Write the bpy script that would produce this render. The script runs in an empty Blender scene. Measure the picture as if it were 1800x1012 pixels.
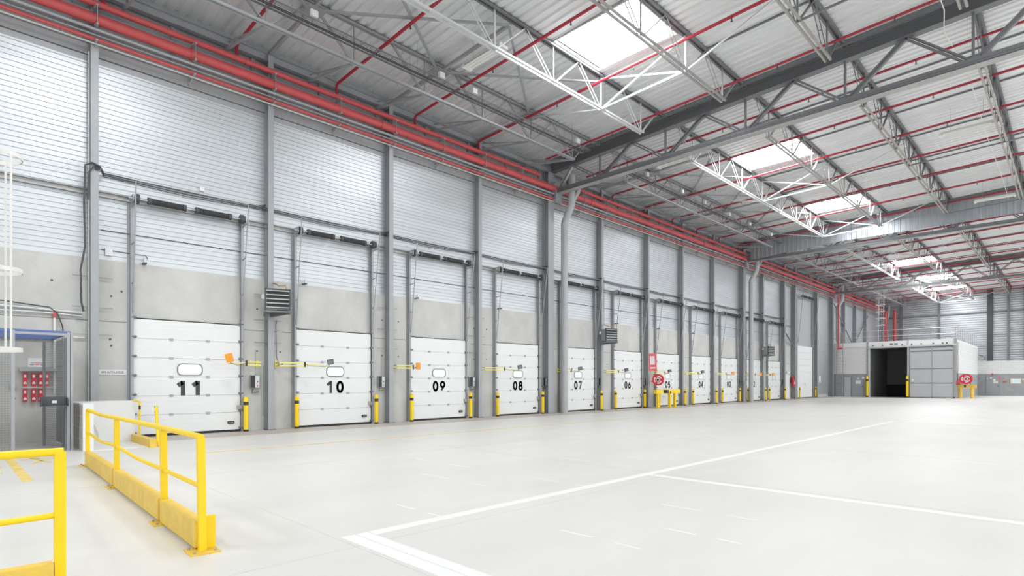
import bpy, math, random
from mathutils import Vector, Matrix
random.seed(7)
S = bpy.context.scene
COL = S.collection
PI = math.pi

# ------------------------------------------------------------ camera
cam_d = bpy.data.cameras.new('camera')
cam_d.sensor_width = 36.0
cam_d.lens = 996.5/1800*36
cam_d.shift_y = (670.8-506)/1800
cam_d.clip_end = 400
cam = bpy.data.objects.new('camera', cam_d)
cam.location = (18.0, 0.0, 1.5)
cam.rotation_euler = (PI/2, 0, math.atan(.9965))
COL.objects.link(cam)
S.camera = cam
# ------------------------------------------------------------ daylight (comes in through the open far side, beyond the view, and the rooflights)
W = bpy.data.worlds.new('daylight'); S.world = W; W.use_nodes = True
bg = W.node_tree.nodes['Background']
bg.inputs['Color'].default_value = (.93, .97, 1, 1)
bg.inputs['Strength'].default_value = 1.75
S.view_settings.view_transform = 'Standard'
S.view_settings.look = 'None'
S.view_settings.gamma = 1
S.view_settings.exposure = -0.06
SKYLIGHT_EMIT = 28.0

# ------------------------------------------------------------ materials
MATS = {}
def mat(name, col, rough=.5, metal=0.0, noise=0.0, nscale=4.0, bump=0.0, bscale=30.0, emit=0.0, alpha=None, stretch=None, dark=None):
    m = bpy.data.materials.new(name); m.use_nodes = True
    nt = m.node_tree; N = nt.nodes; L = nt.links
    b = N['Principled BSDF']
    b.inputs['Roughness'].default_value = rough
    b.inputs['Metallic'].default_value = metal
    c = (*col, 1)
    tc = N.new('ShaderNodeTexCoord')
    mp = N.new('ShaderNodeMapping'); L.new(tc.outputs['Object'], mp.inputs['Vector'])
    if stretch: mp.inputs['Scale'].default_value = stretch
    if noise > 0:
        n = N.new('ShaderNodeTexNoise'); n.inputs['Scale'].default_value = nscale; n.inputs['Detail'].default_value = 6
        n.inputs['Roughness'].default_value = .6
        L.new(mp.outputs['Vector'], n.inputs['Vector'])
        r = N.new('ShaderNodeValToRGB')
        d = dark or tuple(max(0, x*(1-noise)) for x in col)
        u = tuple(min(1, x*(1+noise*.5)) for x in col)
        r.color_ramp.elements[0].position = .3; r.color_ramp.elements[0].color = (*d, 1)
        r.color_ramp.elements[1].position = .7; r.color_ramp.elements[1].color = (*u, 1)
        L.new(n.outputs['Fac'], r.inputs['Fac']); L.new(r.outputs['Color'], b.inputs['Base Color'])
    else:
        b.inputs['Base Color'].default_value = c
    if bump > 0:
        n2 = N.new('ShaderNodeTexNoise'); n2.inputs['Scale'].default_value = bscale; n2.inputs['Detail'].default_value = 3
        L.new(mp.outputs['Vector'], n2.inputs['Vector'])
        bp = N.new('ShaderNodeBump'); bp.inputs['Strength'].default_value = bump; bp.inputs['Distance'].default_value = .02
        L.new(n2.outputs['Fac'], bp.inputs['Height']); L.new(bp.outputs['Normal'], b.inputs['Normal'])
    if emit > 0:
        b.inputs['Emission Color'].default_value = c; b.inputs['Emission Strength'].default_value = emit
    MATS[name] = m
    return m

mat('floor', (.655, .64, .61), .42, noise=.07, nscale=.7, bump=.03, bscale=14, stretch=(1, .45, 1))
mat('apron', (.50, .455, .41), .55, noise=.2, nscale=1.1)
mat('concrete', (.56, .555, .53), .85, noise=.15, nscale=.9, bump=.25, bscale=9, stretch=(1, 1, .7))
mat('concrete_joint', (.20, .20, .19), .9)
mat('joint_line', (.55, .535, .51), .6)
mat('galv_brown', (.40, .375, .345), .45, metal=.3, noise=.15, nscale=6)
mat('tie_hole', (.13, .12, .11), .9)
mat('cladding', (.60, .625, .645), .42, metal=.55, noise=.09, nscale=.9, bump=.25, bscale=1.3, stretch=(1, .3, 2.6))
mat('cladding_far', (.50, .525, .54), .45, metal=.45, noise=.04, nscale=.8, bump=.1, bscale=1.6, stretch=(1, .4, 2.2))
mat('deck', (.78, .795, .80), .42, metal=.35, noise=.10, nscale=1.3, stretch=(.35, 1.6, 1))
mat('steel', (.19, .195, .205), .5, metal=.15, noise=.06, nscale=3)
mat('steel_light', (.36, .37, .385), .45, metal=.2, noise=.06, nscale=3)
mat('galv', (.42, .42, .415), .42, metal=.45, noise=.12, nscale=6)
mat('galv_light', (.66, .67, .67), .4, metal=.35, noise=.08, nscale=6)
mat('flashing', (.42, .43, .44), .5, metal=.35, noise=.05, nscale=2)
mat('panel_sheet', (.46, .50, .53), .33, metal=.6, noise=.1, nscale=1.5, stretch=(1.5, 1, .4))
mat('red_pipe', (.56, .085, .09), .45, noise=.08, nscale=2)
mat('red_sprinkler', (.36, .022, .04), .45)
mat('red', (.66, .02, .045), .4)
mat('red_dull', (.6, .07, .08), .5)
mat('door_white', (.77, .78, .77), .42, noise=.02, nscale=2)
mat('white', (.74, .74, .73), .5)
mat('offwhite', (.76, .75, .71), .55, noise=.05, nscale=5)
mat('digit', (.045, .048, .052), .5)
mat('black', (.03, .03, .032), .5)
mat('rubber', (.022, .022, .024), .75)
mat('dark_steel', (.085, .09, .095), .5, metal=.4)
mat('spring', (.05, .052, .055), .55, metal=.3, noise=.2, nscale=20)
mat('frame_grey', (.18, .19, .2), .5)
mat('pane', (.90, .92, .92), .15)
mat('yellow', (.90, .62, .0), .42, noise=.03, nscale=5)
mat('yellow_worn', (.78, .53, .08), .5, noise=.12, nscale=7)
mat('yellow_paint', (.74, .56, .18), .6, noise=.2, nscale=6)
mat('yellow_pale', (.82, .73, .22), .5)
mat('line_white', (.78, .775, .76), .5, noise=.03, nscale=3)
mat('orange', (.95, .33, .03), .4)
mat('copper', (.5, .3, .2), .35, metal=.7)
mat('pvc', (.42, .43, .44), .4, noise=.04, nscale=3)
mat('box_grey', (.30, .32, .34), .45)
mat('box_blue', (.34, .47, .55), .45)
mat('blue_frame', (.10, .16, .36), .5)
mat('mesh_wire', (.20, .21, .22), .5, metal=.4)
mat('sign_pink', (.78, .12, .16), .5)
mat('sign_blue', (.25, .33, .55), .5)
mat('sheet_blue', (.62, .76, .84), .5)
mat('kraft', (.72, .64, .45), .7)
mat('lens', (.80, .80, .76), .3)
mat('hose_beige', (.72, .68, .50), .5)
mat('skylight', (.95, .98, 1), .4, emit=SKYLIGHT_EMIT)
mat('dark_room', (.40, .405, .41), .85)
mat('leaf_grey', (.50, .51, .525), .45, metal=.2, noise=.05, nscale=2)

def brick(name, c1, c2, mortar, sx, top=None):
    m = bpy.data.materials.new(name); m.use_nodes = True
    nt = m.node_tree; N = nt.nodes; L = nt.links; b = N['Principled BSDF']; b.inputs['Roughness'].default_value = .8
    tc = N.new('ShaderNodeTexCoord'); sep = N.new('ShaderNodeSeparateXYZ'); cmb = N.new('ShaderNodeCombineXYZ')
    add = N.new('ShaderNodeMath'); add.operation = 'ADD'
    L.new(tc.outputs['Object'], sep.inputs[0])
    L.new(sep.outputs['X'], add.inputs[0]); L.new(sep.outputs['Y'], add.inputs[1])
    L.new(add.outputs[0], cmb.inputs['X']); L.new(sep.outputs['Z'], cmb.inputs['Y'])
    t = N.new('ShaderNodeTexBrick'); t.inputs['Scale'].default_value = sx
    t.inputs['Color1'].default_value = (*c1, 1); t.inputs['Color2'].default_value = (*c2, 1); t.inputs['Mortar'].default_value = (*mortar, 1)
    t.inputs['Mortar Size'].default_value = .008; t.inputs['Brick Width'].default_value = .5; t.inputs['Row Height'].default_value = .25
    L.new(cmb.outputs[0], t.inputs['Vector']); L.new(t.outputs['Color'], b.inputs['Base Color'])
    MATS[name] = m
brick('block_white', (.68, .68, .665), (.65, .65, .64), (.50, .50, .49), 1.0)
brick('block_grey', (.34, .345, .35), (.30, .305, .31), (.24, .24, .245), 1.0)
brick('block_raw', (.42, .39, .36), (.36, .34, .32), (.5, .49, .47), 1.0)

# ------------------------------------------------------------ mesh builder
class MB:
    def __init__(s): s.v = []; s.f = []
    def quad(s, a, b, c, d):
        n = len(s.v); s.v += [a, b, c, d]; s.f.append((n, n+1, n+2, n+3)); return s
    def box(s, x0, x1, y0, y1, z0, z1):
        n = len(s.v)
        s.v += [(x0,y0,z0),(x1,y0,z0),(x1,y1,z0),(x0,y1,z0),(x0,y0,z1),(x1,y0,z1),(x1,y1,z1),(x0,y1,z1)]
        s.f += [tuple(n+i for i in q) for q in ((0,3,2,1),(4,5,6,7),(0,1,5,4),(1,2,6,5),(2,3,7,6),(3,0,4,7))]
        return s
    def cbox(s, c, d): return s.box(c[0]-d[0]/2, c[0]+d[0]/2, c[1]-d[1]/2, c[1]+d[1]/2, c[2]-d[2]/2, c[2]+d[2]/2)
    def bar(s, p, q, w, h, up=(0,0,1)):
        p = Vector(p); q = Vector(q); d = (q-p).normalized(); up = Vector(up)
        a = d.cross(up)
        if a.length < 1e-4: a = d.cross(Vector((1,0,0)))
        a.normalize(); b = a.cross(d).normalized(); n = len(s.v)
        for r in (p, q):
            for i, j in ((-1,-1),(1,-1),(1,1),(-1,1)): s.v.append(tuple(r + a*(w/2*i) + b*(h/2*j)))
        s.f += [tuple(n+i for i in k) for k in ((0,1,2,3),(7,6,5,4),(0,4,5,1),(1,5,6,2),(2,6,7,3),(3,7,4,0))]
        return s
    def twin(s, p, q, w, h, gap, up=(0,0,1)):
        p = Vector(p); q = Vector(q); d = (q-p).normalized(); a = d.cross(Vector(up))
        if a.length < 1e-4: a = d.cross(Vector((1,0,0)))
        a.normalize()
        for k in (-1, 1): s.bar(p+a*gap/2*k, q+a*gap/2*k, w, h, up)
        return s
    def ibeam(s, p, q, w, h, t=.015, up=(0,0,1)):
        p = Vector(p); q = Vector(q); d = (q-p).normalized(); a = d.cross(Vector(up))
        if a.length < 1e-4: a = d.cross(Vector((1,0,0)))
        a.normalize(); b = a.cross(d).normalized()
        s.bar(p+b*(h/2-t/2), q+b*(h/2-t/2), w, t, up); s.bar(p-b*(h/2-t/2), q-b*(h/2-t/2), w, t, up)
        s.bar(p, q, t, h-2*t, up); return s
    def tube(s, pts, r, n=10, cap=True, closed=False):
        pts = [Vector(p) for p in pts]; rings = []; m = len(pts)
        prev = None
        for i, p in enumerate(pts):
            if closed: d = (pts[(i+1) % m]-pts[i-1]).normalized()
            else:
                d = (pts[min(i+1, m-1)]-pts[max(i-1, 0)])
                if 0 < i < m-1: d = (pts[i]-pts[i-1]).normalized() + (pts[i+1]-pts[i]).normalized()
                d.normalize()
            if prev is None:
                a = d.cross(Vector((0,0,1)))
                if a.length < 1e-3: a = d.cross(Vector((1,0,0)))
            else: a = prev - d*prev.dot(d)
            a.normalize(); prev = a; b = d.cross(a)
            k0 = len(s.v)
            rr = r[i] if isinstance(r, (list, tuple)) else r
            for k in range(n):
                t = 2*PI*k/n; s.v.append(tuple(p + a*(math.cos(t)*rr) + b*(math.sin(t)*rr)))
            rings.append(k0)
        L = list(zip(rings, rings[1:]))
        if closed: L.append((rings[-1], rings[0]))
        for A, B in L:
            for k in range(n): s.f.append((A+k, A+(k+1) % n, B+(k+1) % n, B+k))
        if cap and not closed:
            s.f.append(tuple(rings[0]+k for k in range(n))[::-1]); s.f.append(tuple(rings[-1]+k for k in range(n)))
        return s
    def build(s, name, m, parent=None, smooth=False):
        me = bpy.data.meshes.new(name); me.from_pydata(s.v, [], s.f); me.validate(); me.update()
        if smooth:
            for p in me.polygons: p.use_smooth = True
            try: me.set_sharp_from_angle(angle=math.radians(40))
            except Exception: pass
        me.materials.append(MATS[m])
        o = bpy.data.objects.new(name, me); COL.objects.link(o)
        if parent: o.parent = parent
        return o
def B(name, m, parent, *boxes):
    k = MB()
    for b in boxes: k.box(*b)
    return k.build(name, m, parent)
def T(name, m, parent, pts, r, n=10): return MB().tube(pts, r, n).build(name, m, parent, True)
def tag(o, label=None, cat=None, group=None, kind=None):
    if label: o['label'] = label
    if cat: o['category'] = cat
    if group: o['group'] = group
    if kind: o['kind'] = kind
    return o
def thing(name, loc, label, cat, group=None, kind=None, rz=0):
    o = bpy.data.objects.new(name, None); o.location = loc; o.rotation_euler = (0, 0, rz); o.empty_display_size = .1
    COL.objects.link(o); return tag(o, label, cat, group, kind)
KIDS = {}
def kids(o): return [c for c in COL.objects if c.parent == o]
def copy_tree(src, parent=None, loc=None, label=None):
    allo = list(COL.objects); ch = {}
    for c in allo:
        if c.parent: ch.setdefault(c.parent.name, []).append(c)
    def rec(o, par):
        c = o.copy(); COL.objects.link(c); c.parent = par
        for k in ch.get(o.name, []): rec(k, c)
        return c
    r = rec(src, parent)
    if loc is not None: r.location = loc
    if label: r['label'] = label
    return r
def text(body, size, m, parent, loc, rot, bold=0.0, name='lettering', align='CENTER', sx=1.0, depth=.002):
    cu = bpy.data.curves.new('t', 'FONT'); cu.body = body; cu.size = size; cu.align_x = align; cu.align_y = 'CENTER'
    cu.offset = bold; cu.extrude = depth; cu.resolution_u = 4
    o = bpy.data.objects.new('t', cu); COL.objects.link(o)
    bpy.context.view_layer.update()
    me = bpy.data.meshes.new_from_object(o.evaluated_get(bpy.context.evaluated_depsgraph_get()))
    bpy.data.objects.remove(o)
    me.materials.clear(); me.materials.append(MATS[m])
    for v in me.vertices: v.co.x *= sx
    n = bpy.data.objects.new(name, me); COL.objects.link(n); n.location = loc; n.rotation_euler = rot
    if parent: n.parent = parent
    return n
def arc(cx, cz, rx, rz, a0, a1, n=10): return [(cx+rx*math.cos(math.radians(a0+(a1-a0)*i/n)), cz+rz*math.sin(math.radians(a0+(a1-a0)*i/n))) for i in range(n+1)]
STROKES = {'0': [arc(0, .5, .36, .5, 0, 360, 20)+[(.36, .5)]], '1': [[(-.44, .70), (.0, .98)], [(.04, 1.10), (.04, -.12)]],
 '2': [arc(0, .72, .34, .28, 170, -25, 8)+[(-.36, .02)], [(-.46, .0), (.42, .0)]], '3': [arc(-.02, .75, .32, .25, 160, -80, 8), arc(-.02, .26, .36, .27, 85, -160, 9)],
 '4': [[(.2, -.1), (.2, 1.05), (-.4, .28), (.46, .28)]], '5': [[(.36, .98), (-.26, .98), (-.32, .52)]+arc(-.0, .31, .36, .31, 125, -150, 9)],
 '6': [[(.22, .98), (-.2, .55)], arc(0, .29, .35, .30, 0, 360, 18)+[(.35, .29)]], '7': [[(-.42, .98), (.34, .98), (-.14, -.08)]],
 '8': [arc(0, .76, .29, .24, 0, 360, 16)+[(.29, .76)], arc(0, .25, .36, .27, 0, 360, 18)+[(.36, .25)]], '9': [arc(0, .70, .35, .30, 0, 360, 18)+[(.35, .70)], [(.2, .45), (-.22, .02)]]}
FACE_X = (PI/2, 0, PI/2)      # text that reads when seen from +X
FACE_NY = (PI/2, 0, 0)        # text that reads when seen from -Y
ORD = ['first','second','third','fourth','fifth','sixth','seventh','eighth','ninth','tenth','eleventh','twelfth','thirteenth','fourteenth','fifteenth','sixteenth','seventeenth','eighteenth','nineteenth','twentieth','twenty-first','twenty-second','twenty-third','twenty-fourth','twenty-fifth','twenty-sixth','twenty-seventh','twenty-eighth','twenty-ninth','thirtieth']

# ------------------------------------------------------------ main dimensions
GY = [-1.2, 20.6, 42.4, 64.2, 86.0]       # planes of the main girders
YEND = 86.0; Y0 = -22.0; X1 = 37.0
roofz = lambda x: 11.92 + .03*x
TX = [3.02, 6.32, 9.5, 12.72, 15.92, 19.1, 22.3, 25.5, 28.7, 31.9]   # joist truss lines
DOORS = {11: 4.97, 10: 9.44, 9: 13.88, 8: 18.35, 7: 22.72, 6: 27.2, 5: 31.6, 4: 35.97, 3: 40.3, 2: 44.7, 1: 48.95}
DW = 2.74; DH = 3.2
NUM = lambda k: '%02d' % k

# ------------------------------------------------------------ floor
fl = B('floor', 'floor', None, (-.3, X1, Y0, YEND+.3, -.2, 0)); tag(fl, 'pale polished concrete hall floor with faint saw-cut joints', 'floor', kind='structure')
MBj = MB()
for x in (8.0, 13.35, 18.9, 24.4): MBj.box(x, x+.012, Y0, YEND, 0, .0012)
for y in (3.0, 8.6, 14.2, 25.4, 31.0, 36.6, 48, 53.6): MBj.box(2, X1, y-.35, y-.344, 0, .0012)
# the brownish loading apron strip along the doors
ap = B('trim_1', 'apron', None, (0, 1.55, 3.45, 62.0, 0, .004)); tag(ap, 'brownish worn concrete strip of floor running along the dock doors', 'floor strip', kind='structure')

# ------------------------------------------------------------ dock wall (left): concrete below, ribbed cladding above
def ribbed(x, y0, y1, z0, z1, pitch=.128, d=.02, gw=.026):
    m = MB(); z = z0; prof = []
    while z < z1-.001:
        zt = min(z+pitch-gw, z1)
        prof += [(x, z), (x, zt)]
        if zt+gw < z1: prof += [(x-d, zt+.004), (x-d, zt+gw-.004)]
        z += pitch
    for (xa, za), (xb, zb) in zip(prof, prof[1:]):
        m.quad((xa, y0, za), (xa, y1, za), (xb, y1, zb), (xb, y0, zb))
    return m
wl = B('wall_left', 'concrete', None, (-.3, 0, Y0, 53.0, 0, 4.69), (-.3, -.06, Y0, YEND, 4.69, 12.4), (-.3, -.06, 53.0, YEND, 0, 4.69))
tag(wl, 'long dock wall of grey precast concrete below and ribbed metal cladding above', 'wall', kind='structure')
jb = MB(); jb.box(0, .002, Y0, 53, 3.075, 3.095)
jb.build('joint', 'concrete_joint', wl)
hb = MB()
for k, yc in DOORS.items():
    for dy in (-1.85, 1.9):
        for z in (3.75, 2.45): hb.tube([(0, yc+dy, z), (.004, yc+dy, z)], .03, 8)
for y, z in ((1.9, 4.02), (-.4, 4.1), (3.1, 2.62), (1.2, 1.1), (3.35, 3.9)): hb.tube([(0, y, z), (.004, y, z)], .03, 8)
hb.build('tie_hole', 'tie_hole', wl)['kind'] = 'stuff'
ribbed(0, Y0, 53, 4.69, 9.74).build('cladding', 'cladding', wl)
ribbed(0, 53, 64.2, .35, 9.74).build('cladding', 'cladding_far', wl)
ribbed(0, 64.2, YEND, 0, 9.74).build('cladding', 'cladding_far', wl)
fb = MB().box(-.06, .01, Y0, YEND, 9.74, 9.88).box(-.06, .05, Y0, YEND, 9.90, 10.16).box(-.06, .0, Y0, YEND, 10.16, 11.0).box(-.06, .05, Y0, YEND, 11.0, 11.06).box(-.06, .0, Y0, YEND, 11.06, 12.0)
fb.build('flashing', 'flashing', wl)
k = MB().box(0, .09, Y0, 53.2, 6.30, 6.315).box(0, .015, Y0, 53.2, 6.30, 6.44).box(0, .09, Y0, 53.2, 6.425, 6.44)
tag(k.build('wall_rail', 'galv', None), 'long galvanised channel rail fixed across the dock wall cladding behind the springs', 'rail')

wn = B('wall_front', 'cladding_far', None, (-.3, X1, Y0-.3, Y0, 0, 13.1)); tag(wn, 'unseen grey gable wall added behind the camera to dim the near roof', 'wall', kind='structure')  # unseen wall, added to keep light off the near left ceiling
# ------------------------------------------------------------ end wall
we = MB().box(-.3, X1, YEND, YEND+.3, 0, 13.1)
wf = we.build('wall_back', 'concrete', None); tag(wf, 'distant end wall of pale ribbed metal cladding', 'wall', kind='structure')
m = MB(); z = 3.6; prof = []
while z < 12.9:
    prof += [(0, z), (0, z+.22), (.03, z+.23), (.03, z+.25)]; z += .26
for (a, za), (b, zb) in zip(prof, prof[1:]): m.quad((0, YEND-.03+a, za), (X1, YEND-.03+a, za), (X1, YEND-.03+b, zb), (0, YEND-.03+b, zb))
m.build('cladding', 'cladding', wf)
tag(B('trim_2', 'steel', None, (0, X1, YEND-.25, YEND-.05, 9.55, 9.7)), 'grey horizontal rail high across the end wall', 'rail', kind='structure')
for x, w, mt, lab in ((2.2,.25,'steel','grey steel post of the end wall above the block room'), (6.1,.22,'steel','grey steel post of the end wall behind the roof guardrail'), (10.85,.5,'dark_steel','broad dark steel post of the end wall right of the block room'), (12.47,.2,'steel','slim grey steel post of the end wall above the lower block wall'), (13.95,.3,'dark_steel','dark steel post at the right end of the end wall')):
    c = MB().ibeam((x, YEND-.2, 0), (x, YEND-.2, 12.2), w, .3, .03, up=(0,1,0)).build('steel_post', mt)
    tag(c, lab, 'post')
# a horizontal tie between the posts, right of the room
tag(B('trim_3', 'galv', None, (10.9, 14.6, YEND-.3, YEND-.22, 7.0, 7.1), (10.9, 14.6, YEND-.3, YEND-.22, 5.9, 5.96)), 'two thin horizontal rails between the end wall posts', 'rail', kind='structure')

# ------------------------------------------------------------ roof deck, corrugated across the hall, open at the rooflights
SKY = []   # (x0, x1, y0, y1)
for yc in (14.65, 27.5, 37.75): SKY.append((6.45, 9.35, yc-1.05, yc+1.05))
for yc in (60.2, 71.5, 80.5): SKY.append((6.45, 9.35, yc-1.3, yc+1.3))
for yc in (3.2, -7.5, -15): SKY.append((6.45, 9.35, yc-1.4, yc+1.4))  # unseen rooflights, added to brighten the near floor and walls
for x0 in (19.3, 28.9):  # rows of unseen rooflights added to light the hall from the right
    for yc in ((-14, -6, 2.2, 14.65) if x0 > 20 else (-14, 14.65))+(27.5, 37.75, 49, 60.2, 71.5, 80.5): SKY.append((x0, x0+2.9, yc-1.3, yc+1.3))
bands = [(-.3, 6.45), (6.45, 9.35), (9.35, 19.3), (19.3, 22.2), (22.2, 28.9), (28.9, 31.8), (31.8, X1)]
dk = MB()
pitch = .30; nrib = int((YEND-Y0)/pitch)+1
for (xa, xb) in bands:
    holes = [s for s in SKY if abs(s[0]-xa) < .01]
    za, zb = roofz(xa), roofz(xb)
    for i in range(nrib):
        y = Y0+i*pitch
        pr = [(y, 0), (y+.17, 0), (y+.20, .055), (y+.27, .055), (y+.30, 0)]
        for (ya, da), (yb, db) in zip(pr, pr[1:]):
            if any(h[2]-.15 < (ya+yb)/2 < h[3]+.15 for h in holes): continue
            dk.quad((xa, ya, za+da), (xb, ya, zb+da), (xb, yb, zb+db), (xa, yb, za+db))
ceil = dk.build('ceiling', 'deck'); tag(ceil, 'corrugated grey metal roof deck sloping gently up from the dock wall', 'ceiling', kind='structure')
ins = MB()   # roof insulation above the deck, with the same openings
for (xa, xb) in bands:
    holes = sorted([s for s in SKY if abs(s[0]-xa) < .01], key=lambda s: s[2])
    y = Y0
    for h in [(q[0], q[1], q[2]-.15, q[3]+.15) for q in holes] + [(0, 0, YEND+.3, 0)]:
        za, zb = roofz(xa)+.075, roofz(xb)+.075
        n = len(ins.v)
        ins.v += [(xa,y,za),(xb,y,zb),(xb,h[2],zb),(xa,h[2],za),(xa,y,za+.2),(xb,y,zb+.2),(xb,h[2],zb+.2),(xa,h[2],za+.2)]
        ins.f += [tuple(n+i for i in q) for q in ((0,3,2,1),(4,5,6,7),(0,1,5,4),(1,2,6,5),(2,3,7,6),(3,0,4,7))]
        y = h[3]
ins.build('insulation', 'offwhite', ceil)
for i, (xa, xb, ya, yb) in enumerate(SKY):
    z = roofz((xa+xb)/2)
    w = thing('window_%d' % (i+1), ((xa+xb)/2, (ya+yb)/2, z), None, 'rooflight', kind='structure')
    place = ['nearest, largest and brightest rooflight, above the first bay', 'rooflight second from the front, just behind the first girder', 'rooflight in front of the corrugated smoke screen', 'rooflight just behind the smoke screen girder', 'rooflight beyond the third girder, small in view', 'farthest rooflight, next to the end wall', 'unseen rooflight added for light over the guard rails', 'unseen rooflight added for light over the near left behind the camera', 'unseen rooflight added for light closest to the gable wall behind the camera'][i] if i < 9 else 'unseen rooflight added for light in the right part of the roof, %s' % ORD[i-9]
    w['label'] = place
    hx, hy = (xb-xa)/2, (yb-ya)/2
    B('curb', 'galv_light', w, (-hx-.03, -hx, -hy-.15, hy+.15, -.06, .12), (hx, hx+.03, -hy-.15, hy+.15, -.06, .12), (-hx, hx, -hy-.15, -hy-.1, -.03, .12), (-hx, hx, hy+.1, hy+.15, -.03, .12))
    d = MB(); nn = 8
    for a in range(nn):
        for b in range(nn):
            P = lambda u, v: (-hx+2*hx*u/nn, -(hy+.1)+2*(hy+.1)*v/nn, .03*2*(hx/2.9)*(u/nn-.5)+.10+.14*math.sin(PI*u/nn)*math.sin(PI*v/nn))
            d.quad(P(a, b), P(a, b+1), P(a+1, b+1), P(a+1, b))
    d.build('dome', 'skylight', w, True)

# ------------------------------------------------------------ wall columns
def column(y, label, w=.17, d=.30, z1=11.6, x0=.02, group='wall columns of the dock wall'):
    z0 = 5.352 if y > 66 else 0; z1 -= z0
    c = thing('steel_column', (0, y, z0), label, 'column', group)
    MB().ibeam((x0+d/2, 0, 0), (x0+d/2, 0, z1), w, d, .016, up=(1,0,0)).build('shaft', 'steel_light', c)
    B('base_plate', 'steel', c, (x0, x0+d+.06, -w/2-.05, w/2+.05, .004, .03))
    return c
cy = {2.72: 'grey steel wall column left of dock door 11', 7.17: 'grey steel wall column between doors 11 and 10, carrying the nearest heater',
      11.52: 'grey steel wall column between dock doors 10 and 09', 15.87: 'grey steel wall column between dock doors 09 and 08',
      24.5: 'grey steel wall column between dock doors 07 and 06', 29.05: 'grey steel wall column left of dock door 05, behind the hose reel',
      33.15: 'grey steel wall column between dock doors 05 and 04', 37.5: 'grey steel wall column between dock doors 04 and 03',
      46.2: 'grey steel wall column between dock door 02 and the unnumbered one', 50.75: 'grey steel wall column right of the unnumbered dock door',
      53.4: 'grey steel wall column left of the tall roller door', 59.3: 'grey steel wall column right of the tall roller door', 68.6: 'distant wall column above the block room, left one',
      72.9: 'distant wall column above the block room behind the caged ladder', 77.3: 'distant wall column above the block room at the corner brace', -1.6: 'wall column out of view behind the wire cage'}
for y, lab in cy.items():
    if y in (53.4, 59.3, 50.75): column(y, lab, .26, .34)
    elif y > 60: column(y, lab, .22, .3, 11.6)
    else: column(y, lab)
for y, lab in ((20.3, 'broad grey steel column carrying the nearest girder, left of the downpipe'), (42.35, 'broad grey column carrying the smoke screen girder'), (64.2, 'broad dark column at the left corner of the block room')):
    column(y, lab, .40, .36, 11.4, group='girder columns of the dock wall')
# short studs sticking sideways out of the columns
for y in (2.72, 7.17, 11.52, 15.87):
    c = [o for o in COL.objects if o.type == 'EMPTY' and abs(o.location.y-y) < .001 and o.get('category') == 'column'][0]
    for z in (2.72, 3.42, 4.2):
        MB().tube([(.08, -.42, z), (.08, .42, z)], .012, 6).build('stud', 'galv', c)
# upper wall frame, eaves beam
tag(MB().ibeam((.18, Y0, 11.55), (.18, YEND, 11.55), .18, .24).build('eaves_beam', 'steel_light'), 'long grey eaves beam under the roof edge along the dock wall', 'beam')
for i in range(38):
    y = -3.0+i*2.18+1.0
    if y > 84: break
    tag(B('wall_stud', 'steel_light', None, (.0, .1, y-.05, y+.05, 10.3, 11.42)), 'short upright %s from the left between the wall pipes and the eaves beam' % (ORD[i] if i < 30 else 'very distant'), 'post', 'short posts above the dock wall pipes')

# ------------------------------------------------------------ pipes along the dock wall
def longpipe(name, y0, y1, x, z, r, m, lab, coup, cat='pipe', n=14):
    p = thing(name, (x, y0, z), lab, cat)
    MB().tube([(0, 0, 0), (0, y1-y0, 0)], r, n).build('pipe_run', m, p, True)
    for yc in coup:
        if y0 < yc < y1: MB().tube([(0, yc-y0-.05, 0), (0, yc-y0+.05, 0)], r*1.13+.004, n).build('coupling', m, p, True)
    return p
cou = [4.9+6.1*i for i in range(-4, 13)]
longpipe('red_main_pipe', -15, 84.5, .52, 10.62, .135, 'red_pipe', 'thickest red sprinkler main running along the top of the dock wall', cou, n=18)
longpipe('red_distribution_pipe', -15, 19.4, .45, 11.04, .085, 'red_pipe', 'medium red pipe above the thick main, in front of the nearest girder', [c+1.5 for c in cou])
longpipe('red_distribution_pipe', 21.6, 84.5, .45, 11.04, .085, 'red_pipe', 'medium red pipe above the thick main, beyond the nearest girder', [c+1.5 for c in cou])
longpipe('thin_red_pipe', -15, 84.5, .48, 10.13, .047, 'red_pipe', 'thin red pipe lowest of the pipes along the dock wall', [c-1.5 for c in cou], n=8)
longpipe('grey_pipe', -15, 84.5, .50, 10.37, .042, 'steel_light', 'slim pale grey pipe just under the thick red main', [], n=8)
longpipe('grey_pipe', -15, 84.5, .36, 10.30, .03, 'steel_light', 'thinner grey pipe behind the slim grey one under the red main', [], n=8)
longpipe('cable_duct', -15, 84.5, .26, 10.90, .04, 'steel_light', 'dull grey conduit between the thick and the medium red pipe', [], n=8)
k = MB().box(.40, .47, -15, 84.5, 10.03, 10.04)
tag(k.build('support_channel', 'offwhite'), 'thin channel under the thin red pipe, whitened as if lit', 'rail')  # grey channel; the light on it is put into the off-white
bk = None; i = 0
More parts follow.
